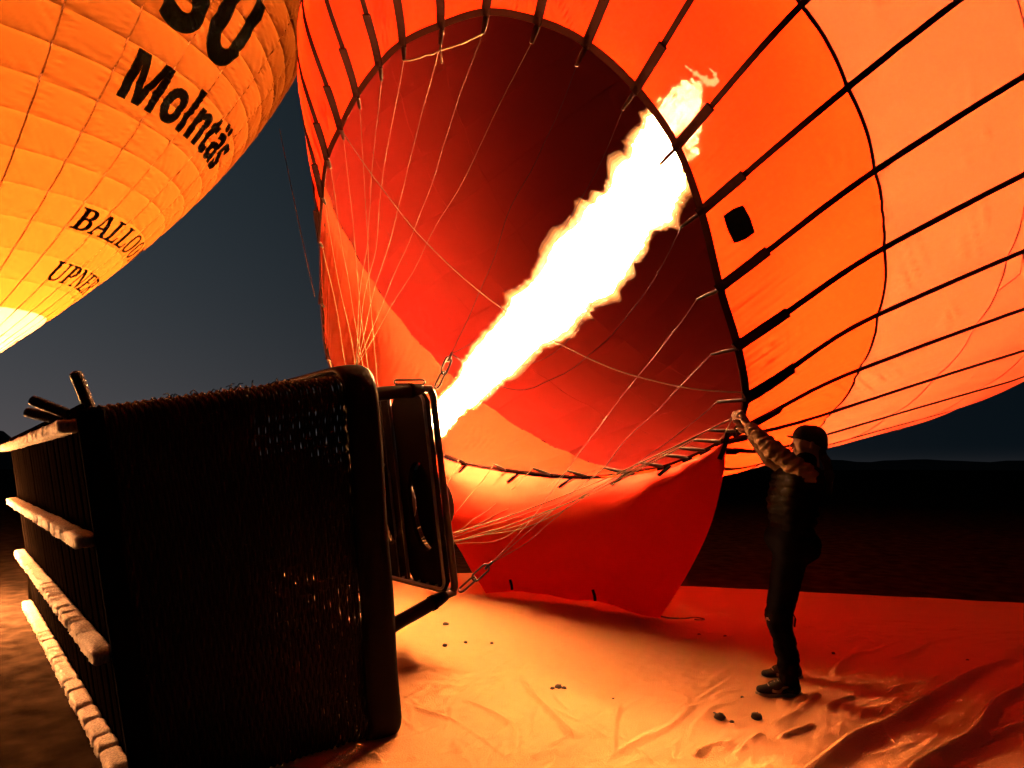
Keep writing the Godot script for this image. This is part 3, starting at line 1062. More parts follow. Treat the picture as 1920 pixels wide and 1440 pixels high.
func burner() -> void:
	var root := thing("balloon_burner", "dark steel burner frame on padded poles in front of the basket rim", "burner")
	var bar := func(p: PackedVector3Array, r: float, m: Material, called := "frame_tube") -> MeshInstance3D:
		var b := Build.new()
		b.tube(p, r, 12)
		return quick_part(called, b.mesh(), m, root)
	# outer loop of tube with rounded corners, and a second lighter loop a little nearer the basket
	for ly in [[FX, 0.03, M.dark_steel, 0.0], [FX - 0.075, 0.012, M.steel, 0.035]]:
		var q: float = ly[3]
		var p := PackedVector3Array()
		for c in [[FY1 - 0.08 - q, FZ0 + 0.08 + q, 0.0], [FY0 + 0.08 + q, FZ0 + 0.08 + q, 0.5], [FY0 + 0.08 + q, FZ1 - 0.08 - q, 1.0], [FY1 - 0.08 - q, FZ1 - 0.08 - q, 1.5]]:
			for k in 6:
				var a: float = (c[2] + 0.1 * k) * PI
				p.append(fk(ly[0], c[0] + 0.08 * cos(a), c[1] - 0.08 * sin(a)))
		var b := Build.new()
		b.tube(densify(p, 0.06), ly[1], 10, true)
		quick_part("frame_tube", b.mesh(), ly[2], root)
	# dividers
	var zd := FZ0 + 0.62
	for z in [zd, zd + 0.56]:
		bar.call(PackedVector3Array([fk(FX - 0.05, FY1 - 0.04, z), fk(FX - 0.05, FY0 + 0.04, z)]), 0.014, M.dark_steel, "divider")
	for y in [-0.1, 0.1]:
		bar.call(PackedVector3Array([fk(FX - 0.03, FY0 + 0.03, zd + 0.28 + y), fk(FX - 0.03, FY1 - 0.03, zd + 0.28 + y)]), 0.010, M.dark_steel, "fuel_pipe")
	# heat plates between the dividers, the near one with an arched opening for the burner coil
	for seg in [[FZ0 + 0.005, zd - 0.003], [zd + 0.003, zd + 0.557], [zd + 0.563, FZ1 - 0.005]]:
		var z0: float = seg[0]; var z1: float = seg[1]
		var zc := (z0 + z1) * 0.5
		var hr := minf(0.2, (z1 - z0) * 0.36)
		var yc := 0.02
		var b := Build.new()
		# ring of quads between the plate's outline and the opening
		var nn := 48
		for k in nn:
			var a := TAU * k / nn
			var cy := cos(a); var cz := sin(a)
			var hy := (FY1 - FY0) * 0.5 - 0.005; var hz := (z1 - z0) * 0.5
			var sc := minf(hy / maxf(absf(cy), 1e-4), hz / maxf(absf(cz), 1e-4))
			var ym := (FY1 + FY0) * 0.5
			b.v.append(fk(FX - 0.035, ym + cy * sc, zc + cz * sc)); b.uv.append(Vector2())
			b.v.append(fk(FX - 0.035, yc + cy * hr * 1.9, zc + cz * hr)); b.uv.append(Vector2())
			b.v.append(fk(FX + 0.0, yc + cy * hr * 1.85, zc + cz * hr * 0.96)); b.uv.append(Vector2())
		for k in nn:
			var k2 := (k + 1) % nn
			b.quad(k * 3, k * 3 + 1, k2 * 3 + 1, k2 * 3)
			b.quad(k * 3 + 1, k * 3 + 2, k2 * 3 + 2, k2 * 3 + 1)
		quick_part("heat_plate", b.mesh(false), M.plate, root)
		# the burner can behind the opening: stacked coil of tube with a closed base
		var cb := Build.new()
		var cp := PackedVector3Array()
		for k in 120:
			var a := TAU * k / 20.0
			cp.append(fk(FX + 0.07 + 0.012 * k / 20.0, yc + cos(a) * hr * 1.05, zc + sin(a) * hr * 1.0))
		cb.tube(cp, 0.02, 7)
		quick_part("burner_coil", cb.mesh(), M.dark_steel, root)
		var db := Build.new()
		db.grid(24, 4, func(u: float, w: float) -> Vector3:
			var a := u * TAU
			return fk(FX + 0.04 + 0.01 * (1.0 - w), yc + cos(a) * hr * 1.88 * w, zc + sin(a) * hr * 0.97 * w))
		quick_part("burner_base", db.mesh(), M.black, root)
	# bolts along the lower tube
	for k in 5:
		var c := fk(FX - 0.06, FY0 + 0.05, FZ0 + 0.18 + 0.13 * k)
		var b := Build.new()
		b.tube(PackedVector3Array([c - E1 * 0.012, c + E1 * 0.012]), 0.009, 6)
		quick_part("bolt", b.mesh(false), M.steel, root)
	# padded poles from the basket rim to the frame corners
	for c in [[FY1, 0.93, FZ0], [FY0, -0.86, FZ0], [FY1, 0.93, FZ1], [FY0, -0.86, FZ1]]:
		var a := bk(0.0, c[1], c[2] - (0.12 if c[2] == FZ0 else -0.12)); var e := fk(FX - 0.04, c[0], c[2] + (0.03 if c[2] == FZ0 else -0.03))
		var p := PackedVector3Array(); var rr := PackedFloat32Array()
		for q in 15:
			var t := q / 14.0
			p.append(a.lerp(e, t * 0.96)); rr.append(0.054 + 0.004 * noise_b.get_noise_2d(t * 7.0, c[0] * 3.0) - (0.012 if t > 0.93 else 0.0))
		var b := Build.new()
		b.tube(p, rr, 14)
		var pole := quick_part("padded_pole", b.mesh(), M.leather, root)
		for t in [0.45, 0.88]:
			var st := Build.new()
			var d := (e - a).normalized()
			var m0 := a.lerp(e, t * 0.96)
			st.tube(PackedVector3Array([m0 - d * 0.018, m0 + d * 0.018]), 0.0605, 14)
			quick_part("strap", st.mesh(), M.black, pole)
		var eb := Build.new()
		eb.tube(PackedVector3Array([a.lerp(e, 0.95), e + E1 * 0.05]), 0.03, 10)
		quick_part("corner_socket", eb.mesh(), M.dark_steel, root)
	# chains of links at the corners, drawn towards the mouth of the envelope
	var mouth_c := Vector3(0.1, 3.4, -7.0)
	var ends := [[fk(FX + 0.04, FY1, FZ0), Vector3(0.30, 0.85, -0.35)], [fk(FX + 0.04, FY0, FZ0), Vector3(0.75, 0.62, -0.3)], [fk(FX + 0.04, FY1, FZ1), Vector3(0.12, 0.95, -0.1)], [fk(FX + 0.04, FY0, FZ1), Vector3(0.4, 0.4, -0.6)]]
	for e in ends:
		var a: Vector3 = e[0]
		var d: Vector3 = (e[1] as Vector3).normalized()
		var ln := 0.17
		for k in 2:
			var p0 := a + d * (ln * 0.86 * k)
			var side := E3 if k == 0 else E1.cross(E3)
			quick_part("carabiner", link_mesh(p0, p0 + d * ln, 0.075 if k == 0 else 0.065, 0.0085, side), M.dark_steel, root)
		var tip := a + d * (ln * 1.86)
		var sh := Build.new()
		sh.tube(PackedVector3Array([tip - d * 0.04, tip + d * 0.05]), 0.012, 8)
		quick_part("shackle", sh.mesh(), M.dark_steel, root)
		clip_points.append(tip + d * 0.04)
	# a snap hook lying along the top pole
	var s0 := fk(FX - 0.35, FY1 + 0.06, FZ0)
	quick_part("snap_hook", link_mesh(s0, fk(FX - 0.06, FY1 + 0.055, FZ0 + 0.01), 0.035, 0.007, E2), M.dark_steel, root)

func rigging() -> void:
	# wire ropes from the frame corners to the sleeves round the mouth; they belong to the envelope
	var fans := {2: [-2, -1, 0, 1, -3], 0: [2, 3, 4, 5], 1: [6, 7, 8], 3: [-8, -7, -6, -5, -4, 9, 10, 11, 12, 13, 14, 15, 16, 17, 18, 19, 20, 22, 24]}
	for c in fans:
		for k in fans[c]:
			var a: Vector3 = clip_points[c]
			var e := mouth_toggle(k)
			var drop := 0.05
			if k in [3]:
				drop = 0.42
			elif k in [4, 5]:
				drop = 0.75
			elif k >= 9:
				drop = 0.16 + 0.14 * absf(noise_a.get_noise_1d(k * 40.0))
			elif k <= -5:
				drop = 0.1
			var b := Build.new()
			b.tube(sag(a, e, drop, 24, 0.10), 0.0036 if k >= 9 or k < 0 else 0.0030, 5)
			quick_part("rigging_rope", b.mesh(), M.rope if (k >= 9 or k < 2) else M.cable, red_root)
	# slack line across the mouth from rim to rim
	var b2 := Build.new()
	b2.tube(sag(rim_at(-5), rim_at(8) + Vector3(0, 0.06, 0), 0.75, 40, 0.08), 0.006, 5)
	quick_part("mouth_line", b2.mesh(), M.rope, red_root)
	var b3 := Build.new()
	b3.tube(sag(mouth_toggle(-2), mouth_toggle(0), 0.04, 12, 0.1), 0.008, 5)
	b3.tube(PackedVector3Array([mouth_toggle(-1) + Vector3(0, 0.02, 0), mouth_toggle(-1) + Vector3(0.01, -0.1, 0), mouth_toggle(-1) + Vector3(0.02, -0.2, 0.0)]), 0.011, 5)
	quick_part("tie_rope", b3.mesh(), M.rope, red_root)
	# rope in the person's hands, running down to the sleeves of the lower rim
	var b4 := Build.new()
	b4.tube(sag(Vector3(1.655, 1.885, -4.81), clip_points[3], 0.12, 24), 0.006, 5)
	b4.tube(sag(Vector3(1.655, 1.885, -4.81), rim_at(10), 0.02, 10), 0.004, 5)
	quick_part("hand_line", b4.mesh(), M.rope, red_root)
	# crown line that leaves the envelope behind, seen against the sky
	var cl := part("crown_line", Build.new().mesh() if false else _crown_line(), M.cable, self)
	tag(cl, "thin dark cord hanging against the dusk sky between the two balloons", "cord")

func _crown_line() -> ArrayMesh:
	var b := Build.new()
	b.tube(sag(Vector3(-5.6, 9.6, -14.5), Vector3(-4.3, 5.2, -13.6), 0.05, 20), 0.012, 4)
	return b.mesh()

# ------------------------------------------------------------------ flames
func flame_at(called: String, label: String, group: String, axis: Array, rad: Array, m: Material, edge: Material, seed_: int, root_m: Material, root_share: float) -> Node3D:
	var root := thing(called, label, "flame", Vector3.ZERO, group)
	var p := spline(axis, 14)
	var n := p.size() - 1
	var nf := FastNoiseLite.new()
	nf.seed = seed_
	nf.frequency = 1.0
	nf.fractal_octaves = 5
	nf.fractal_gain = 0.52
	var r_at := func(t: float) -> float:
		var x := t * (rad.size() - 1)
		var k := mini(int(x), rad.size() - 2)
		return lerpf(rad[k], rad[k + 1], smoothstep(0.0, 1.0, x - k))
	var frame := func(t: float) -> Array:
		var x := t * n
		var k := mini(int(x), n - 1)
		var c := p[k].lerp(p[k + 1], x - k)
		var d := (p[mini(k + 2, n)] - p[maxi(k - 1, 0)]).normalized()
		var s := d.cross(Vector3(0.2, -0.3, 0.93)).normalized()
		return [c, d, s, s.cross(d)]
	var surf := func(u: float, w: float, grow: float, rough: float) -> Vector3:
		var fr: Array = frame.call(w)
		var a := u * TAU
		var l := w * 7.0
		var e := nf.get_noise_3d(cos(a) * 1.0, sin(a) * 1.0, l * 0.9)
		var e2 := nf.get_noise_3d(cos(a) * 2.8 + 9.0, sin(a) * 2.8, l * 1.7 + e * 1.5)
		var calm := clampf(0.35 + 1.6 * nf.get_noise_3d(cos(a) * 0.8 + 40.0, sin(a) * 0.8, l * 1.1), 0.1, 1.0)
		var e3 := nf.get_noise_3d(cos(a) * 6.0 - 5.0, sin(a) * 6.0, l * 3.2 + e2) * calm
		var r: float = r_at.call(w) * (1.0 + 0.6 * e * rough + 0.70 * e2 * rough + 0.20 * e3 * rough) * grow
		# lumps lean along the flow, so that the edge breaks into licks
		return fr[0] + (fr[2] * cos(a) + fr[3] * sin(a)) * r + fr[1] * (r_at.call(w) * (0.45 * e2 + 0.22 * e3))
	# the root of the flame, where the gas has only begun to burn, is set far dimmer than the body; the yellow balloon's is set brighter
	for seg in ([[0.0, root_share, root_m], [root_share, 1.0, m]] if root_m else [[0.0, 1.0, m]]):
		var w0: float = seg[0]; var w1: float = seg[1]
		var nv := int(420 * (w1 - w0))
		var b := Build.new()
		b.grid(160, nv, func(u: float, w: float) -> Vector3: return surf.call(u, lerpf(w0, w1, w), 1.0, 1.0), true)
		for e in 2:
			var row := 0 if e == 0 else nv
			var c: Vector3 = frame.call(w0 if e == 0 else w1)[0]
			b.v.append(c); b.uv.append(Vector2())
			for q in 160:
				b.i.append(b.v.size() - 1)
				if e == 0:
					b.i.append(row * 160 + (q + 1) % 160); b.i.append(row * 160 + q)
				else:
					b.i.append(row * 160 + q); b.i.append(row * 160 + (q + 1) % 160)
		quick_part("flame_core" if seg[2] == m else "flame_root", b.mesh(), seg[2], root)
	# thin burning shells round the core break its outline into licks and wisps
	if edge:
		for k in 6:
			var t := k / 5.0
			var shell: Material = edge.duplicate()
			shell.albedo_color.a = lerpf(0.22, 0.07, t)
			shell.emission = lin(1.0, lerpf(0.46, 0.16, t), lerpf(0.13, 0.008, t))
			shell.emission_energy_multiplier = 12.0 * exp(-2.2 * t)
			var eb := Build.new()
			eb.grid(110, 300, func(u: float, w: float) -> Vector3: return surf.call(u, clampf(w + 0.004 * k * (w - 0.4), 0.0, 1.0), 0.98 + 0.05 * k, 1.0 + 0.06 * k), true)
			quick_part("flame_fringe", eb.mesh(), shell, root)
	return root

func lamp(at: Vector3, energy: float, size: float, c: Color) -> void:
	var l := OmniLight3D.new()
	l.name = numbered("flame_light")
	l.position = at
	l.light_color = c
	l.light_energy = energy
	l.light_size = size
	l.omni_range = 60.0
	l.omni_attenuation = 2.0
	l.shadow_enabled = true
	add_child(l)

func flames() -> void:
	var axis := [Vector3(-0.768,1.811,-6.000),Vector3(-0.607,2.154,-6.600),Vector3(-0.188,2.796,-7.400),Vector3(0.490,3.644,-8.200),Vector3(1.322,4.665,-9.000),Vector3(2.054,5.726,-9.600),Vector3(2.513,6.687,-10.000),Vector3(2.876,7.550,-10.300),Vector3(3.083,8.106,-10.450)]
	var rad := [0.065, 0.110, 0.185, 0.280, 0.375, 0.408, 0.350, 0.326, 0.157]
	flame_at("burner_flame", "long white hot flame shooting from the burner frame into the red envelope", "burner flames", axis, rad, M.flame, M.flame_edge, 4, M.flame_root, 0.02)
	# a torn-off wisp above the tip
	var wb := Build.new()
	var wp := spline([Vector3(3.047,8.573,-10.500),Vector3(3.166,8.471,-10.500),Vector3(3.349,8.329,-10.500),Vector3(3.532,8.208,-10.500),Vector3(3.595,8.370,-10.500),Vector3(3.488,8.512,-10.500)], 10)
	var wr := PackedFloat32Array()
	for q in wp.size():
		wr.append((0.008 + 0.075 * absf(noise_b.get_noise_1d(q * 0.43)) * 2.0) * sin(PI * (q + 0.6) / (wp.size() + 0.2)))
	wb.tube(wp, wr, 9)
	quick_part("flame_wisp", wb.mesh(), M.flame_wisp, get_node("burner_flame"))
	var fc := lin(1.0, 0.37, 0.085)
	# just in front of the glowing surface, on the side towards the ground and the basket
	for q in [[1, 0.30], [3, 0.42], [5, 0.55]]:
		var c: Vector3 = axis[q[0]]
		lamp(c + Vector3(-0.15, -0.5, 0.8).normalized() * (rad[q[0]] + 0.22), q[1] * 0.0 + 0.5, 0.12, fc)
	# the burner of the yellow balloon, left of the frame
	var ax2 := [Vector3(-6.13, 0.30, -6.38), Vector3(-6.14, 0.75, -6.37), Vector3(-6.16, 1.25, -6.36), Vector3(-6.2, 1.9, -6.32), Vector3(-6.22, 2.6, -6.30), Vector3(-6.28, 3.3, -6.24), Vector3(-6.34, 4.0, -6.18), Vector3(-6.40, 4.7, -6.12), Vector3(-6.44, 5.3, -6.06)]
	flame_at("burner_flame", "white hot burner flame under the mouth of the yellow balloon", "burner flames", ax2, [0.1, 0.24, 0.32, 0.36, 0.40, 0.46, 0.42, 0.28, 0.05], M.flame_two, null, 9, M.flame_two_root, 0.25)  # low root drawn out below the mouth, added to light the basket runners
	lamp(Vector3(-5.75, 0.7, -6.2), 2.0, 0.15, fc)

# ------------------------------------------------------------------ the yellow balloon
const YA := Vector3(-6.4745, 4.8556, -6.0077)
const YX := Vector3(-0.1109, 0.9866, 0.1195)
const YU := Vector3(-0.7331, 0.0, -0.6802)
const YV := Vector3(0.6711, 0.1631, -0.7232)
const YPH := -1.2846
const YD := TAU / 40.0
const YROW := 0.2159

func y_radius(s: float) -> float:
	if s < 3.964:
		return maxf(3.3986 + 0.8629 * s - 0.10788 * s * s, 0.50 - 0.06 * (s + 2.6))
	var t := clampf((s - 3.964) / 4.13, 0.0, 1.0)
	return 5.124 * sqrt(maxf(0.0, 1.0 - t * t))

# k counts gores, m counts rows of panels
func y_base(k: float, m: float) -> Vector3:
	var s := m * YROW
	var ph := YPH + k * YD
	return YA + YX * s + (YU * sin(ph) + YV * cos(ph)) * y_radius(s)

func y_normal(k: float) -> Vector3:
	var ph := YPH + k * YD
	return (YU * sin(ph) + YV * cos(ph) - YX * 0.45).normalized()

func y_skin(k: float, m: float, fine := true) -> Vector3:
	var x := k - floorf(k); var z := m - floorf(m)
	var puff := pow(4.0 * x * (1.0 - x), 0.6) * 0.014 + pow(4.0 * z * (1.0 - z), 0.5) * 0.020
	var gw := y_radius(m * YROW) * YD / 0.63
	var d := puff * gw
	if fine:
		# gathers: some panels pull sideways, some slant
		var cell := noise_b.get_noise_2d(floorf(k) * 3.7, floorf(m) * 2.9)
		var dir := x * 2.2 + z * 9.0 if cell < 0.05 else x * 8.0 + z * 5.0
		var edge := clampf(1.6 - 2.2 * minf(z, minf(x, 1.0 - x)) * 2.0, 0.15, 1.0)
		d += gw * 0.019 * edge * noise_b.get_noise_3d(dir * 1.2, floorf(k) * 5.0 + x * 0.6, floorf(m) * 7.0 + z * 0.4)
	return y_base(k, m) + y_normal(k) * d

func yellow_balloon() -> void:
	var root := thing("yellow_balloon", "tall yellow balloon of quilted panels with black lettering, lit from inside, at left", "hot air balloon")
	var rest := Build.new()
	for m in range(-17, 38):  # rows below the mouth: added unseen skirt, shields the lettering from the flame
		for k in range(-20, 20):
			var near := k >= -4 and k <= 8 and m >= -17 and m <= 9
			var m1 := mini(m + 1, 37)
			if m1 == m:
				continue
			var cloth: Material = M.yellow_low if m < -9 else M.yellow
			if near:
				var b := Build.new()
				b.grid(20, 18, func(u: float, w: float) -> Vector3:
					return y_skin(k + clampf(u, 0.0005, 0.9995), m + clampf(w, 0.0005, 0.9995)))
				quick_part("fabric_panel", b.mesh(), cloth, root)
			else:
				rest.grid(3, 3, func(u: float, w: float) -> Vector3:
					return y_skin(k + clampf(u, 0.0005, 0.9995), m + clampf(w, 0.0005, 0.9995), false))
	quick_part("upper_fabric_panels", rest.mesh(), M.yellow, root).set_meta("kind", "stuff")
	for k in range(-20, 20):
		var p := PackedVector3Array(); var n := PackedVector3Array()
		for q in 109:
			var m := -17.0 + q * 0.5
			p.append(y_base(k, m) + y_normal(k) * 0.006); n.append(y_normal(k))
		var b := Build.new()
		b.strap(p, n, 0.012, 0.006)
		quick_part("load_tape", b.mesh(false), M.yellow_tape, root)
	# lettering: em size in rows, x scale in gores per em
	letters(root, "SU", true, 1.12, 1.03, 3.9, 1.66)
	letters(root, "Molntäs", true, 1.10, -1.62, 2.08, 1.06)
	letters(root, "BALLOON", false, 2.02, -5.92, 1.10, 1.0)
	letters(root, "UPNER", false, 2.64, -7.78, 1.0, 1.06)

func letters(root: Node3D, text: String, sans: bool, k0: float, m0: float, rows_em: float, gores_em: float) -> void:
	var font := SystemFont.new()
	font.font_names = PackedStringArray(["Droid Sans" if sans else "Droid Serif"])
	font.font_weight = 700
	var bold := FontVariation.new()
	bold.base_font = font
	bold.variation_embolden = 0.6 if sans else 0.12
	var pen := 0.0
	for ch in text:
		var tm := TextMesh.new()
		tm.font = bold
		tm.font_size = 100
		tm.pixel_size = 0.01
		tm.depth = 0.0
		tm.curve_step = 1.0
		tm.horizontal_alignment = HORIZONTAL_ALIGNMENT_LEFT
		tm.vertical_alignment = VERTICAL_ALIGNMENT_BOTTOM
		tm.text = ch
		var width: float = font.get_string_size(ch, HORIZONTAL_ALIGNMENT_LEFT, -1, 100).x * 0.01
		var descent: float = font.get_descent(100) * 0.01
		var b := Build.new()
		for sf in tm.get_surface_count():
			var arr := tm.surface_get_arrays(sf)
			var vs: PackedVector3Array = arr[Mesh.ARRAY_VERTEX]
			var ids: PackedInt32Array = arr[Mesh.ARRAY_INDEX] if arr[Mesh.ARRAY_INDEX] != null else PackedInt32Array(range(vs.size()))
			for t in range(0, ids.size(), 3):
				split(b, vs[ids[t]], vs[ids[t + 1]], vs[ids[t + 2]], 0)
		var flat := b.v.duplicate()
		for q in b.v.size():
			var c := b.v[q]
			var k := k0 + (pen + c.x) * gores_em
			var m := m0 + (c.y - descent) * rows_em
			b.v[q] = y_skin(k, m) + y_normal(k) * 0.018
		if b.v.size() and ch == "ä":
			# the two dots are pieces of their own
			var pieces := [Build.new(), Build.new(), Build.new()]
			for t in range(0, b.i.size(), 3):
				var c := (flat[b.i[t]] + flat[b.i[t + 1]] + flat[b.i[t + 2]]) / 3.0
				var w := 0 if c.y - descent < 0.585 else (1 if c.x < width * 0.5 else 2)
				var pb: Build = pieces[w]
				for e in 3:
					pb.i.append(pb.v.size()); pb.v.append(b.v[b.i[t + e]]); pb.uv.append(Vector2())
			quick_part("letter", pieces[0].mesh(false), M.ink, root)
			quick_part("letter_dot", pieces[1].mesh(false), M.ink, root)
			quick_part("letter_dot", pieces[2].mesh(false), M.ink, root)
		elif b.v.size():
			quick_part("letter", b.mesh(false), M.ink, root)
		pen += width * (0.98 if sans else 1.0)

func split(b: Build, p: Vector3, q: Vector3, r: Vector3, depth: int) -> void:
	var a := p.distance_to(q); var c := q.distance_to(r); var d := r.distance_to(p)
	var longest := maxf(a, maxf(c, d))
	if longest < 0.09 or depth > 9:
		var o := b.v.size()
		b.v.append(p); b.v.append(q); b.v.append(r)
		b.uv.append(Vector2()); b.uv.append(Vector2()); b.uv.append(Vector2())
		b.i.append(o); b.i.append(o + 1); b.i.append(o + 2)
		return
	if longest == a:
		var h := (p + q) * 0.5
		split(b, p, h, r, depth + 1); split(b, h, q, r, depth + 1)
	elif longest == c:
		var h := (q + r) * 0.5
		split(b, p, q, h, depth + 1); split(b, p, h, r, depth + 1)
	else:
		var h := (r + p) * 0.5
		split(b, p, q, h, depth + 1); split(b, h, q, r, depth + 1)

# ------------------------------------------------------------------ the person
# a smooth union of tapered capsules on a grid, meshed as surface nets
class Field:
	var lo: Vector3
	var cell: float
	var nx: int
	var ny: int
	var nz: int
	var d: PackedFloat32Array
	func _init(a: Vector3, b: Vector3, c: float) -> void:
		lo = a; cell = c
		nx = int((b.x - a.x) / c) + 2; ny = int((b.y - a.y) / c) + 2; nz = int((b.z - a.z) / c) + 2
		d.resize(nx * ny * nz)
		d.fill(1.0)
	func bone(a: Vector3, b: Vector3, ra: float, rb: float, k: float, squash := Vector3.ONE) -> void:
		var pad := maxf(ra, rb) + k + cell * 2.5
		var m0 := Vector3(minf(a.x, b.x), minf(a.y, b.y), minf(a.z, b.z)) - Vector3(pad, pad, pad)
		var m1 := Vector3(maxf(a.x, b.x), maxf(a.y, b.y), maxf(a.z, b.z)) + Vector3(pad, pad, pad)
		var i0 := maxi(0, int((m0.x - lo.x) / cell)); var i1 := mini(nx - 1, int((m1.x - lo.x) / cell) + 1)
		var j0 := maxi(0, int((m0.y - lo.y) / cell)); var j1 := mini(ny - 1, int((m1.y - lo.y) / cell) + 1)
		var k0 := maxi(0, int((m0.z - lo.z) / cell)); var k1 := mini(nz - 1, int((m1.z - lo.z) / cell) + 1)
		var ab := (b - a) / squash
		var l2 := maxf(ab.length_squared(), 1e-9)
		for z in range(k0, k1 + 1):
			for y in range(j0, j1 + 1):
				for x in range(i0, i1 + 1):
					var p := (lo + Vector3(x, y, z) * cell - a) / squash
					var t := clampf(p.dot(ab) / l2, 0.0, 1.0)
					var e := (p - ab * t).length() - lerpf(ra, rb, t)
					var ix := (z * ny + y) * nx + x
					var o := d[ix]
					var h := maxf(k - absf(o - e), 0.0) / k
					d[ix] = minf(o, e) - h * h * k * 0.25
	func nets(b: Build) -> void:
		var at := {}
		var corner := [0, 1, nx, nx + 1, nx * ny, nx * ny + 1, nx * ny + nx, nx * ny + nx + 1]
		var off := [Vector3(0, 0, 0), Vector3(1, 0, 0), Vector3(0, 1, 0), Vector3(1, 1, 0), Vector3(0, 0, 1), Vector3(1, 0, 1), Vector3(0, 1, 1), Vector3(1, 1, 1)]
		var edges := [[0, 1], [2, 3], [4, 5], [6, 7], [0, 2], [1, 3], [4, 6], [5, 7], [0, 4], [1, 5], [2, 6], [3, 7]]
		for z in nz - 1:
			for y in ny - 1:
				var row := (z * ny + y) * nx
				for x in nx - 1:
					var ix := row + x
					if absf(d[ix]) > cell * 2.6:
						continue
					var mask := 0
					for c in 8:
						if d[ix + corner[c]] < 0.0:
							mask |= 1 << c
					if mask == 0 or mask == 255:
						continue
					var s := Vector3.ZERO; var n := 0
					for e in edges:
						var f0: float = d[ix + corner[e[0]]]; var f1: float = d[ix + corner[e[1]]]
						if (f0 < 0.0) != (f1 < 0.0):
							s += (off[e[0]] as Vector3).lerp(off[e[1]], f0 / (f0 - f1)); n += 1
					at[ix] = b.v.size()
					b.v.append(lo + (Vector3(x, y, z) + s / n) * cell)
					b.uv.append(Vector2())
		for ix in at:
			var st := [1, nx, nx * ny]
			for ax in 3:
				var u: int = st[(ax + 1) % 3]; var w: int = st[(ax + 2) % 3]
				var f0 := d[ix]; var f1 := d[ix + st[ax]]
				if (f0 < 0.0) == (f1 < 0.0):
					continue
				if not (at.has(ix - u) and at.has(ix - w) and at.has(ix - u - w)):
					continue
				if f0 < 0.0:
					b.quad(at[ix], at[ix - w], at[ix - u - w], at[ix - u])
				else:
					b.quad(at[ix], at[ix - u], at[ix - u - w], at[ix - w])

func finger(f: Field, root: Vector3, d1: Vector3, d2: Vector3, d3: Vector3, ln: float, r: float) -> void:
	var a := root + d1.normalized() * ln * 0.45
	var b := a + d2.normalized() * ln * 0.32
	var c := b + d3.normalized() * ln * 0.23
	f.bone(root, a, r * 1.05, r, 0.006)
	f.bone(a, b, r, r * 0.92, 0.003)
	f.bone(b, c, r * 0.92, r * 0.78, 0.003)

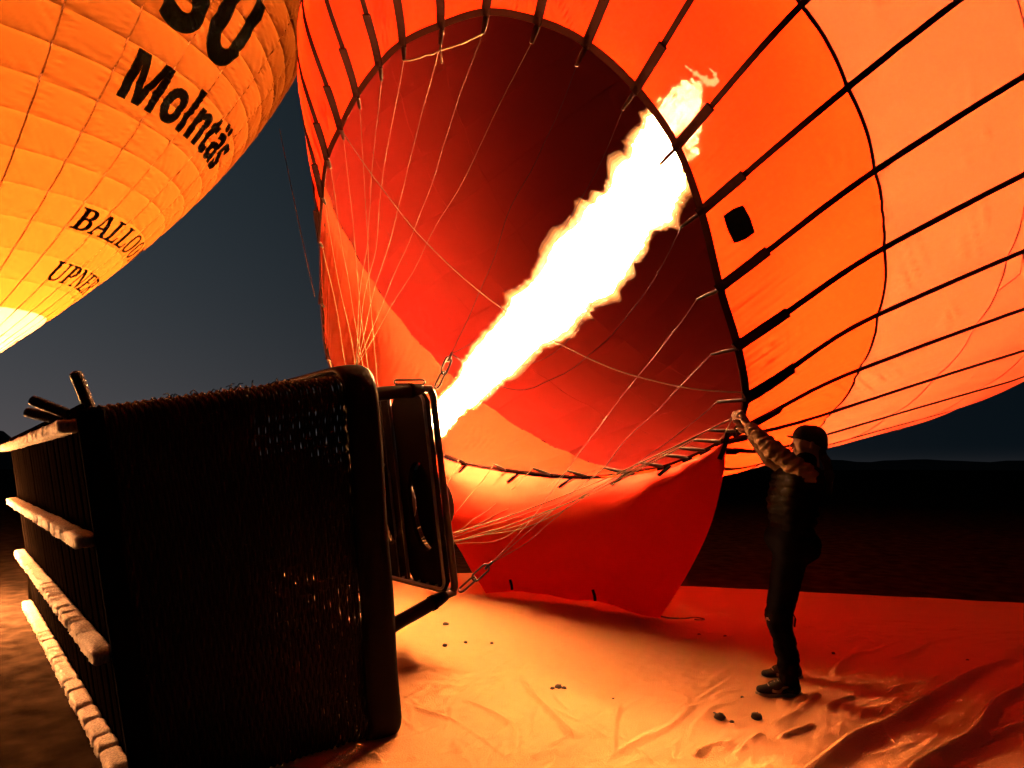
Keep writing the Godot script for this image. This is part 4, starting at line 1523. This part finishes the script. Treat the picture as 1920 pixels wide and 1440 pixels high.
func person() -> void:
	var root := thing("person", "person in dark puffer vest, cap and ripped jeans holding up the red balloon's mouth", "person")
	# joints; the person faces the burner (towards -x), leaning back a little
	var hip_n := Vector3(1.925, 0.958, -4.51); var hip_f := Vector3(1.985, 0.956, -4.69)
	var knee_n := Vector3(1.795, 0.500, -4.47); var knee_f := Vector3(1.895, 0.470, -4.75)
	var ank_n := Vector3(1.825, 0.115, -4.45); var ank_f := Vector3(1.985, 0.110, -4.79)
	var pelvis := Vector3(1.955, 1.003, -4.60); var waist := Vector3(1.985, 1.206, -4.60); var chest := Vector3(2.02, 1.40, -4.60)
	var neck := Vector3(2.095, 1.56, -4.60); var head := Vector3(2.115, 1.675, -4.60)
	var sh_n := Vector3(2.01, 1.475, -4.43); var el_n := Vector3(1.842, 1.645, -4.55); var wr_n := Vector3(1.750, 1.823, -4.74)
	var sh_f := Vector3(2.07, 1.475, -4.77); var el_f := Vector3(1.935, 1.590, -4.83); var wr_f := Vector3(1.812, 1.765, -4.85)
	# body: head, neck, trunk, limbs as one surface
	var f := Field.new(Vector3(1.5, -0.02, -5.0), Vector3(2.4, 1.86, -4.25), 0.013)
	f.bone(hip_n, knee_n, 0.078, 0.054, 0.05); f.bone(knee_n, ank_n, 0.052, 0.036, 0.03)
	f.bone(hip_f, knee_f, 0.078, 0.054, 0.05); f.bone(knee_f, ank_f, 0.052, 0.036, 0.03)
	f.bone(pelvis, waist, 0.12, 0.11, 0.06); f.bone(waist, chest, 0.11, 0.12, 0.06)
	f.bone(sh_n, sh_f, 0.06, 0.06, 0.08); f.bone(chest, neck, 0.09, 0.055, 0.05); f.bone(neck, head, 0.055, 0.055, 0.03)
	f.bone(sh_n, el_n, 0.05, 0.04, 0.03); f.bone(el_n, wr_n, 0.042, 0.027, 0.02)
	f.bone(sh_f, el_f, 0.05, 0.04, 0.03); f.bone(el_f, wr_f, 0.042, 0.027, 0.02)
	var b := Build.new()
	f.nets(b)
	# head, finer: skull, jaw, brow, nose, lips, chin, ear; it looks up towards -x
	var look := Vector3(-0.965, 0.16, -0.2).normalized()
	var upv := (Vector3.UP - look * look.y).normalized()
	var sidev := look.cross(upv)
	var hp := func(a: float, u: float, s: float) -> Vector3: return head + look * a + upv * u + sidev * s
	var hf := Field.new(head - Vector3(0.16, 0.19, 0.15), head + Vector3(0.16, 0.18, 0.15), 0.0042)
	hf.bone(hp.call(-0.03, 0.045, 0.0), hp.call(0.015, 0.05, 0.0), 0.083, 0.078, 0.03, Vector3(1.08, 1.06, 0.92))
	hf.bone(hp.call(0.02, -0.01, 0.0), hp.call(0.045, -0.075, 0.0), 0.062, 0.034, 0.04)
	hf.bone(hp.call(-0.02, -0.02, 0.035), hp.call(0.045, -0.072, 0.018), 0.035, 0.022, 0.03)
	hf.bone(hp.call(-0.02, -0.02, -0.035), hp.call(0.045, -0.072, -0.018), 0.035, 0.022, 0.03)
	hf.bone(hp.call(0.083, 0.028, 0.03), hp.call(0.083, 0.028, -0.03), 0.011, 0.011, 0.015)
	hf.bone(hp.call(0.086, 0.015, 0.0), hp.call(0.108, -0.022, 0.0), 0.009, 0.014, 0.012)
	hf.bone(hp.call(0.09, -0.024, 0.012), hp.call(0.09, -0.024, -0.012), 0.010, 0.010, 0.008)
	hf.bone(hp.call(0.083, -0.044, 0.016), hp.call(0.083, -0.044, -0.016), 0.0085, 0.0085, 0.006)
	hf.bone(hp.call(0.080, -0.057, 0.014), hp.call(0.080, -0.057, -0.014), 0.0095, 0.0095, 0.006)
	hf.bone(hp.call(0.066, -0.088, 0.006), hp.call(0.066, -0.088, -0.006), 0.018, 0.018, 0.015)
	for s in [1.0, -1.0]:
		hf.bone(hp.call(-0.015, 0.015, 0.078 * s), hp.call(-0.008, -0.018, 0.078 * s), 0.017, 0.010, 0.006, Vector3(1, 1, 0.6))
		hf.bone(hp.call(0.062, -0.015, 0.040 * s), hp.call(0.055, -0.02, 0.045 * s), 0.02, 0.02, 0.02)
	hf.bone(hp.call(-0.02, -0.05, 0.0), hp.call(-0.035, -0.14, 0.0), 0.055, 0.058, 0.03)
	hf.nets(b)
	# hands: the near one pinches the rim and rope from above, the far one opens towards it
	var kn := Vector3(1.706, 1.936, -4.79)
	var h1 := Field.new(Vector3(1.60, 1.78, -4.90), Vector3(1.80, 2.02, -4.66), 0.0036)
	var zc := Vector3(0, 0, 1)
	var up1 := (kn - wr_n).normalized()
	h1.bone(wr_n, wr_n.lerp(kn, 0.35), 0.026, 0.028, 0.02)
	for q in 4:
		var s := (q - 1.5) * 0.019
		var base := kn + zc * s - up1 * absf(q - 1.2) * 0.005
		h1.bone(wr_n.lerp(kn, 0.3) + zc * s * 0.7, base, 0.018, 0.0125, 0.016)
		var l: float = [0.074, 0.082, 0.078, 0.064][q]
		finger(h1, base, Vector3(-0.75, -0.05 - 0.1 * q, 0.0), Vector3(-0.5, -0.85, 0.0), Vector3(0.25, -0.95, 0.0), l, 0.0092)
	var th := wr_n.lerp(kn, 0.3) + zc * 0.024 + Vector3(-0.012, 0, 0)
	h1.bone(wr_n + Vector3(-0.006, 0.01, 0.012), th, 0.02, 0.016, 0.014)
	h1.bone(th, th + Vector3(-0.028, 0.016, 0.006), 0.0125, 0.011, 0.006)
	h1.bone(th + Vector3(-0.028, 0.016, 0.006), Vector3(1.664, 1.893, -4.775), 0.011, 0.0085, 0.004)
	h1.nets(b)
	var kf := Vector3(1.748, 1.822, -4.87)
	var h2 := Field.new(Vector3(1.62, 1.70, -4.98), Vector3(1.86, 1.94, -4.74), 0.0036)
	var upf := (kf - wr_f).normalized()
	h2.bone(wr_f, wr_f.lerp(kf, 0.4), 0.026, 0.028, 0.02)
	for q in 4:
		var s := (q - 1.5) * 0.017
		var base := kf + Vector3(0.0, 0.016 - 0.010 * q, s)
		h2.bone(wr_f.lerp(kf, 0.35) + zc * s * 0.7, base, 0.018, 0.012, 0.016)
		var l: float = [0.074, 0.080, 0.076, 0.062][q]
		finger(h2, base, Vector3(-0.55, 0.75 - 0.15 * q, 0.0), Vector3(-0.7, 0.62, 0.0), Vector3(-0.92, 0.05, 0.0), l, 0.009)
	var tf := wr_f.lerp(kf, 0.5) + Vector3(-0.006, -0.012, 0.024)
	h2.bone(wr_f + Vector3(-0.004, 0.0, 0.012), tf, 0.02, 0.015, 0.014)
	h2.bone(tf, tf + Vector3(-0.045, 0.004, 0.006), 0.0125, 0.011, 0.006)
	h2.bone(tf + Vector3(-0.045, 0.004, 0.006), tf + Vector3(-0.074, 0.026, 0.006), 0.0105, 0.008, 0.004)
	h2.nets(b)
	quick_part("body", b.mesh(), M.skin, root)
	for s in [1.0, -1.0]:
		var eb := Build.new()
		eb.grid(12, 8, func(u: float, w: float) -> Vector3:
			var a := u * TAU; var c := (w - 0.5) * PI
			return hp.call(0.076, 0.010, 0.030 * s) + Vector3(cos(a) * cos(c), sin(c), sin(a) * cos(c)) * 0.0115, true)
		quick_part("eye", eb.mesh(), M.sole, root)
	# jeans
	var jf := Field.new(Vector3(1.55, 0.02, -5.0), Vector3(2.3, 1.2, -4.25), 0.013)
	jf.bone(Vector3(1.955, 1.02, -4.53), Vector3(1.955, 1.02, -4.67), 0.128, 0.128, 0.05, Vector3(1.15, 1.0, 1.0))
	jf.bone(Vector3(2.02, 0.97, -4.53), Vector3(2.03, 0.97, -4.67), 0.105, 0.105, 0.05)
	jf.bone(hip_n + Vector3(-0.01, -0.04, 0), knee_n, 0.105, 0.078, 0.05); jf.bone(hip_f + Vector3(-0.005, -0.04, 0), knee_f, 0.105, 0.078, 0.05)
	jf.bone(knee_n, Vector3(1.835, 0.28, -4.46), 0.074, 0.070, 0.03); jf.bone(Vector3(1.835, 0.28, -4.46), ank_n + Vector3(0.006, -0.005, 0), 0.070, 0.062, 0.02)
	jf.bone(knee_f, Vector3(1.96, 0.28, -4.78), 0.074, 0.068, 0.03); jf.bone(Vector3(1.96, 0.28, -4.78), ank_f, 0.068, 0.060, 0.02)
	var jb := Build.new()
	jf.nets(jb)
	for q in jb.v.size():
		var p := jb.v[q]
		var amp := 0.006 + 0.010 * smoothstep(0.5, 0.1, p.y)
		var n := Vector3(noise_b.get_noise_3d(p.x * 5.0, p.y * 16.0, p.z * 5.0), 0, noise_b.get_noise_3d(p.x * 5.0 + 20.0, p.y * 14.0, p.z * 5.0))
		jb.v[q] = p + n * amp
	var jeans := quick_part("jeans", jb.mesh(), M.trousers, root)
	# torn flap behind the knee and a small bare patch in front of it
	var fl := Build.new()
	fl.strap(PackedVector3Array([knee_n + Vector3(0.075, 0.06, 0.03), knee_n + Vector3(0.098, 0.02, 0.03), knee_n + Vector3(0.088, -0.035, 0.03)]), PackedVector3Array([Vector3(0.9, 0.2, 0.3), Vector3(0.9, 0.2, 0.3), Vector3(0.9, -0.2, 0.3)]), 0.06, 0.006)
	quick_part("torn_flap", fl.mesh(false), M.trousers, jeans)
	var kb := Build.new()
	kb.tube(PackedVector3Array([knee_n + Vector3(-0.066, 0.005, 0.03), knee_n + Vector3(-0.074, 0.012, 0.01), knee_n + Vector3(-0.074, 0.008, -0.01)]), 0.012, 8)
	quick_part("bare_knee", kb.mesh(), M.skin, jeans)
	# shirt sleeves with soft folds
	var sf := Field.new(Vector3(1.6, 1.3, -5.0), Vector3(2.3, 1.95, -4.25), 0.009)
	sf.bone(sh_n, el_n, 0.072, 0.060, 0.03); sf.bone(el_n, wr_n.lerp(el_n, 0.12), 0.068, 0.046, 0.02)
	sf.bone(sh_f, el_f, 0.072, 0.058, 0.03); sf.bone(el_f, wr_f.lerp(el_f, 0.15), 0.064, 0.046, 0.02)
	sf.bone(sh_n + Vector3(0.03, -0.03, 0.0), sh_f + Vector3(0.0, -0.03, 0.0), 0.055, 0.055, 0.05)
	var sb := Build.new()
	sf.nets(sb)
	for q in sb.v.size():
		var p := sb.v[q]
		var ax := (el_n - sh_n).normalized() if p.x > el_n.x else (wr_n - el_n).normalized()
		var t := (p - sh_n).dot(ax)
		var rad := p - (sh_n + ax * t)
		var w := sin(t * 95.0 + rad.y * 40.0 + noise_b.get_noise_3d(p.x * 6.0, p.y * 6.0, p.z * 6.0) * 5.0)
		if p.z > -4.7:
			sb.v[q] = p + rad.normalized() * (0.006 * w + 0.008 * noise_b.get_noise_3d(p.x * 14.0, p.y * 14.0, p.z * 14.0))
	quick_part("shirt", sb.mesh(), M.shirt, root)
	for c in [[wr_n, el_n, 0.050], [wr_f, el_f, 0.049]]:
		var p0: Vector3 = (c[0] as Vector3).lerp(c[1], 0.10); var p1: Vector3 = (c[0] as Vector3).lerp(c[1], 0.30)
		var cb := Build.new()
		cb.tube(PackedVector3Array([p0, p0.lerp(p1, 0.15), p0.lerp(p1, 0.85), p1]), PackedFloat32Array([c[2] - 0.006, c[2], c[2] + 0.002, c[2] - 0.004]), 16)
		quick_part("cuff", cb.mesh(), M.shirt, root)
	# quilted vest: horizontal puffs
	var vf := Field.new(Vector3(1.65, 0.9, -5.0), Vector3(2.4, 1.7, -4.2), 0.011)
	for z in [-4.50, -4.60, -4.70]:
		var wide := 0.012 if z == -4.60 else 0.0
		vf.bone(Vector3(1.962, 1.06, z), Vector3(1.982, 1.22, z), 0.106 + wide, 0.110 + wide, 0.05)
		vf.bone(Vector3(1.982, 1.22, z), Vector3(2.035, 1.42, z), 0.110 + wide, 0.108 + wide, 0.05)
	for z in [-4.47, -4.60, -4.73]:
		vf.bone(Vector3(1.965, 1.30, z), Vector3(1.985, 1.425, z), 0.098, 0.085, 0.04)
	vf.bone(Vector3(2.055, 1.45, -4.46), Vector3(2.075, 1.46, -4.74), 0.085, 0.085, 0.05)
	vf.bone(Vector3(2.08, 1.5, -4.6), Vector3(2.095, 1.57, -4.6), 0.085, 0.078, 0.04)
	var vb := Build.new()
	vf.nets(vb)
	for q in vb.v.size():
		var p := vb.v[q]
		var c := Vector3(1.985 + (p.y - 1.2) * 0.16, p.y, clampf(p.z, -4.7, -4.5))
		var out := p - c
		out.y = 0.0
		if out.length() > 0.03:
			var ph := fposmod(p.y + 0.12 * (p.x - 2.0), 0.062) / 0.062
			var puff := pow(sin(PI * ph), 0.6) * 0.020 - 0.012
			vb.v[q] = p + out.normalized() * (puff + 0.006 * noise_b.get_noise_3d(p.x * 9.0, p.y * 18.0, p.z * 9.0)) * smoothstep(1.56, 1.46, p.y)
	quick_part("vest", vb.mesh(), M.vest, root)
	# cap with a peak
	var cf := Field.new(head - Vector3(0.2, 0.1, 0.16), head + Vector3(0.2, 0.22, 0.16), 0.006)
	cf.bone(hp.call(-0.03, 0.05, 0.0), hp.call(0.012, 0.052, 0.0), 0.094, 0.089, 0.03, Vector3(1.08, 1.06, 0.95))
	cf.bone(hp.call(-0.075, 0.0, 0.0), hp.call(-0.05, 0.03, 0.0), 0.055, 0.07, 0.03)
	var cb2 := Build.new()
	cf.nets(cb2)
	for q in cb2.v.size():
		# cut the crown off along the brow line
		var r := cb2.v[q] - head
		var a := r.dot(look); var u := r.dot(upv)
		var floor_u := 0.032 + (a - 0.05) * 0.28
		if u < floor_u:
			cb2.v[q] += upv * (floor_u - u)
	quick_part("cap", cb2.mesh(), M.cap, root)
	var pk := Build.new()
	for lay in 2:
		pk.grid(14, 8, func(u: float, w: float) -> Vector3:
			var s := (u - 0.5) * 0.15
			var reach := 0.068 * sqrt(maxf(0.0, 1.0 - pow((u - 0.5) * 2.0, 4.0)))
			return hp.call(0.075 - absf(s) * absf(s) * 5.0 + w * reach, 0.040 + 0.012 * w - 0.9 * s * s * 2.0 - 0.005 * lay, s))
	quick_part("cap_peak", pk.mesh(), M.cap, root)
	# hair gathered behind
	var hr := Field.new(Vector3(2.05, 1.28, -4.75), Vector3(2.36, 1.75, -4.45), 0.007)
	hr.bone(hp.call(-0.075, -0.02, 0.0), Vector3(2.235, 1.57, -4.59), 0.042, 0.026, 0.03)
	hr.bone(Vector3(2.235, 1.57, -4.59), Vector3(2.252, 1.46, -4.58), 0.026, 0.030, 0.02)
	hr.bone(Vector3(2.252, 1.46, -4.58), Vector3(2.240, 1.34, -4.58), 0.030, 0.014, 0.02)
	var hb := Build.new()
	hr.nets(hb)
	for q in hb.v.size():
		var p := hb.v[q]
		hb.v[q] = p + Vector3(noise_b.get_noise_3d(p.x * 30.0, p.y * 5.0, p.z * 30.0), 0, noise_b.get_noise_3d(p.x * 30.0 + 9.0, p.y * 5.0, p.z * 30.0)) * 0.012
	quick_part("hair", hb.mesh(), M.hair, root)
	shoe(root, ank_n, Vector3(-0.99, 0, -0.12).normalized())
	shoe(root, ank_f, Vector3(-0.995, 0, -0.03).normalized())

func shoe(root: Node3D, ank: Vector3, fwd: Vector3) -> void:
	var side := fwd.cross(Vector3.UP).normalized()
	var base := Vector3(ank.x, 0.024, ank.z)
	var at := func(a: float, u: float, s: float) -> Vector3: return base + fwd * a + Vector3.UP * u + side * s
	var g := Field.new(base - Vector3(0.28, 0.04, 0.13), base + Vector3(0.16, 0.2, 0.13), 0.006)
	g.bone(at.call(-0.035, 0.05, 0.0), at.call(0.06, 0.052, 0.0), 0.042, 0.042, 0.03)
	g.bone(at.call(0.06, 0.045, 0.0), at.call(0.175, 0.034, 0.0), 0.043, 0.030, 0.03, Vector3(1, 0.85, 1.1))
	g.bone(at.call(-0.03, 0.06, 0.0), at.call(-0.012, 0.125, 0.0), 0.042, 0.046, 0.02)
	g.bone(at.call(0.02, 0.08, 0.0), at.call(0.10, 0.062, 0.0), 0.035, 0.030, 0.02)
	var b := Build.new()
	g.nets(b)
	for q in b.v.size():
		b.v[q].y = maxf(b.v[q].y, 0.036)
	var upper := quick_part("shoe", b.mesh(), M.shoe, root)
	# sole: outline swept up, thicker at the heel
	var s := Build.new()
	var n := 40
	var ring := func(u: float, h: float, grow: float) -> Vector3:
		var a := u * TAU
		var x := 0.062 + 0.150 * cos(a)
		var wd := 0.047 * (1.0 + 0.16 * cos(a)) - 0.010 * exp(-pow((x - 0.05) / 0.04, 2.0))
		return at.call(x, h, sin(a) * (wd + grow))
	s.grid(n, 5, func(u: float, w: float) -> Vector3:
		var k := int(roundf(w * 5.0))
		var c := cos(u * TAU)
		var top := 0.026 - 0.010 * c
		var hs := [-0.002, 0.0, 0.006, top - 0.004, top, top]
		var gr := [-0.03, -0.002, 0.003, 0.003, 0.0, -0.02]
		var lift := 0.010 * smoothstep(0.6, 1.0, c)
		return ring.call(u, hs[k] + lift - 0.004, gr[k]), true)
	for e in 2:
		var row := 0 if e == 0 else 5
		s.v.append(at.call(0.062, -0.006 if e == 0 else 0.024, 0.0)); s.uv.append(Vector2())
		for q in n:
			s.i.append(s.v.size() - 1)
			if e == 0:
				s.i.append(row * n + (q + 1) % n); s.i.append(row * n + q)
			else:
				s.i.append(row * n + q); s.i.append(row * n + (q + 1) % n)
	quick_part("sole", s.mesh(), M.sole, upper)
	# curved tick on the outer side, and laces
	for sd in [1.0, -1.0]:
		var tk := Build.new()
		var pts := []
		for q in 17:
			var t := q / 16.0
			# from the upper front hook round to the long thin tail at the heel
			var x := 0.105 - 0.115 * t if t > 0.18 else 0.105 + 0.012 * sin(t / 0.18 * PI)
			var mid := 0.050 + 0.030 * pow(t, 1.4) - 0.016 * sin(PI * minf(t / 0.5, 1.0)) * (1.0 if t < 0.5 else 1.0)
			var half := 0.0095 * sin(PI * pow(clampf(t, 0.02, 0.98), 0.55)) + 0.0008
			pts.append([x, mid, half])
		for q in pts:
			for h in 2:
				var u: float = q[1] + q[2] * (1.0 if h == 0 else -1.0)
				var w := 0.046 - 0.30 * maxf(0.0, q[0] - 0.10) - 0.12 * maxf(0.0, u - 0.055)
				tk.v.append(at.call(q[0], u, sd * (w + 0.007))); tk.uv.append(Vector2())
		for q in 16:
			tk.quad(q * 2, q * 2 + 1, q * 2 + 3, q * 2 + 2)
		quick_part("tick_mark", tk.mesh(), M.sole, upper)
	for q in 5:
		var lb := Build.new()
		var x := 0.045 + 0.021 * q
		var u := 0.113 - 0.010 * q
		lb.tube(PackedVector3Array([at.call(x - 0.01, u - 0.022, 0.034), at.call(x, u, 0.014), at.call(x + 0.004, u + 0.001, -0.014), at.call(x - 0.008, u - 0.022, -0.034)]), 0.0035, 5)
		quick_part("lace", lb.mesh(), M.sole, upper)

# ------------------------------------------------------------------ small things
func small_things() -> void:
	var st := [[Vector2(1.242, -4.052), 0.030, "larger left clod of dark earth in the group in front of the person's shoes"], [Vector2(1.236, -4.134), 0.0103, "tiny dark crumb just behind the left clod before the person's shoes"],
		[Vector2(1.297, -3.997), 0.0133, "small dark crumb between the two biggest clods before the person's shoes"], [Vector2(1.465, -4.06), 0.0305, "biggest dark clod on the cloth, nearest below the person's toes"],
		[Vector2(0.316, -4.591), 0.023, "biggest brown pebble of three in the middle of the bright cloth"], [Vector2(0.275, -4.57), 0.0152, "left small pebble of three in the middle of the bright cloth"],
		[Vector2(0.355, -4.581), 0.0153, "right small pebble of three in the middle of the bright cloth"], [Vector2(1.504, -4.411), 0.011, "dark crumb just left of the person's near shoe"],
		[Vector2(-0.629, -6.336), 0.0264, "tan pebble on bright cloth nearest the padded pole's end"], [Vector2(-0.566, -5.634), 0.0188, "flat brown chip on bright cloth beside the padded rim"],
		[Vector2(-0.398, -5.732), 0.0143, "small pebble on bright cloth right of the flat brown chip"], [Vector2(-0.173, -5.699), 0.0142, "lone small pebble in the bright pool under the chain"],
		[Vector2(-0.051, -4.581), 0.0076, "speck of dirt left of the three brown pebbles"], [Vector2(2.595, -5.405), 0.0135, "dark pebble on red cloth right of the person's calves"],
		[Vector2(3.541, -5.208), 0.013, "dark pebble on dark red cloth far right"], [Vector2(1.891, -5.919), 0.0148, "right pebble of a pair behind the person on red cloth"],
		[Vector2(1.675, -5.973), 0.0149, "left pebble of a pair behind the person on red cloth"], [Vector2(0.659, -4.392), 0.0073, "tiny speck right of the three brown pebbles"]]
	for s in st:
		var r: float = s[1]
		var seedv := rng.randf() * 50.0
		var b := Build.new()
		b.grid(12, 8, func(u: float, w: float) -> Vector3:
			var a := u * TAU; var c := (w - 0.5) * PI
			var d := Vector3(cos(a) * cos(c), sin(c), sin(a) * cos(c))
			return d * r * Vector3(1.1, 0.75, 0.9) * (1.0 + 0.45 * noise_b.get_noise_3d(d.x * 1.6 + seedv, d.y * 1.6, d.z * 1.6)), true)
		var o := part(numbered("pebble"), b.mesh(), M.stone, self)
		o.position = Vector3(s[0].x, 0.024 + r * 0.45, s[0].y)
		tag(o, s[2], "pebble", "pebbles and clods on the cloth")
	var rb := Build.new()
	rb.tube(spline([Vector3(1.48, 0.05, -6.60), Vector3(1.56, 0.032, -6.62), Vector3(1.7, 0.03, -6.60), Vector3(1.82, 0.03, -6.64), Vector3(1.90, 0.03, -6.58), Vector3(1.86, 0.03, -6.53), Vector3(1.80, 0.03, -6.56)], 5), 0.008, 6)
	tag(part("ground_rope", rb.mesh(), M.cable, self), "short dark rope end lying on the cloth at the scoop's right corner", "rope")
	# a lit lamp far off in the valley
	var lb := Build.new()
	lb.grid(10, 8, func(u: float, w: float) -> Vector3:
		var a := u * TAU; var c := (w - 0.5) * PI
		return Vector3(cos(a) * cos(c), sin(c), sin(a) * cos(c)) * 0.16, true)
	var bulb := mat(Color.BLACK, 1.0)
	bulb.emission_enabled = true
	bulb.emission = lin(0.8, 0.85, 1.0)
	bulb.emission_energy_multiplier = 0.8
	var lr := thing("far_lamp", "tiny far lamp shining in the dark valley left of the person's chest", "lamp", Vector3(79.6, -6.0, -200.0))
	lr.position = Vector3(79.6, -7.2, -200.0)
	var pb := Build.new()
	pb.tube(PackedVector3Array([Vector3(0, -6.0, 0), Vector3(0, -0.1, 0)]), 0.08, 6)
	quick_part("lamp_post", pb.mesh(), M.cable, lr)
	quick_part("lamp_bulb", lb.mesh(), bulb, lr)
	var pl := OmniLight3D.new()
	pl.name = "lamp_light"
	pl.light_energy = 0.2
	pl.light_size = 0.1
	pl.shadow_enabled = true
	lr.add_child(pl)
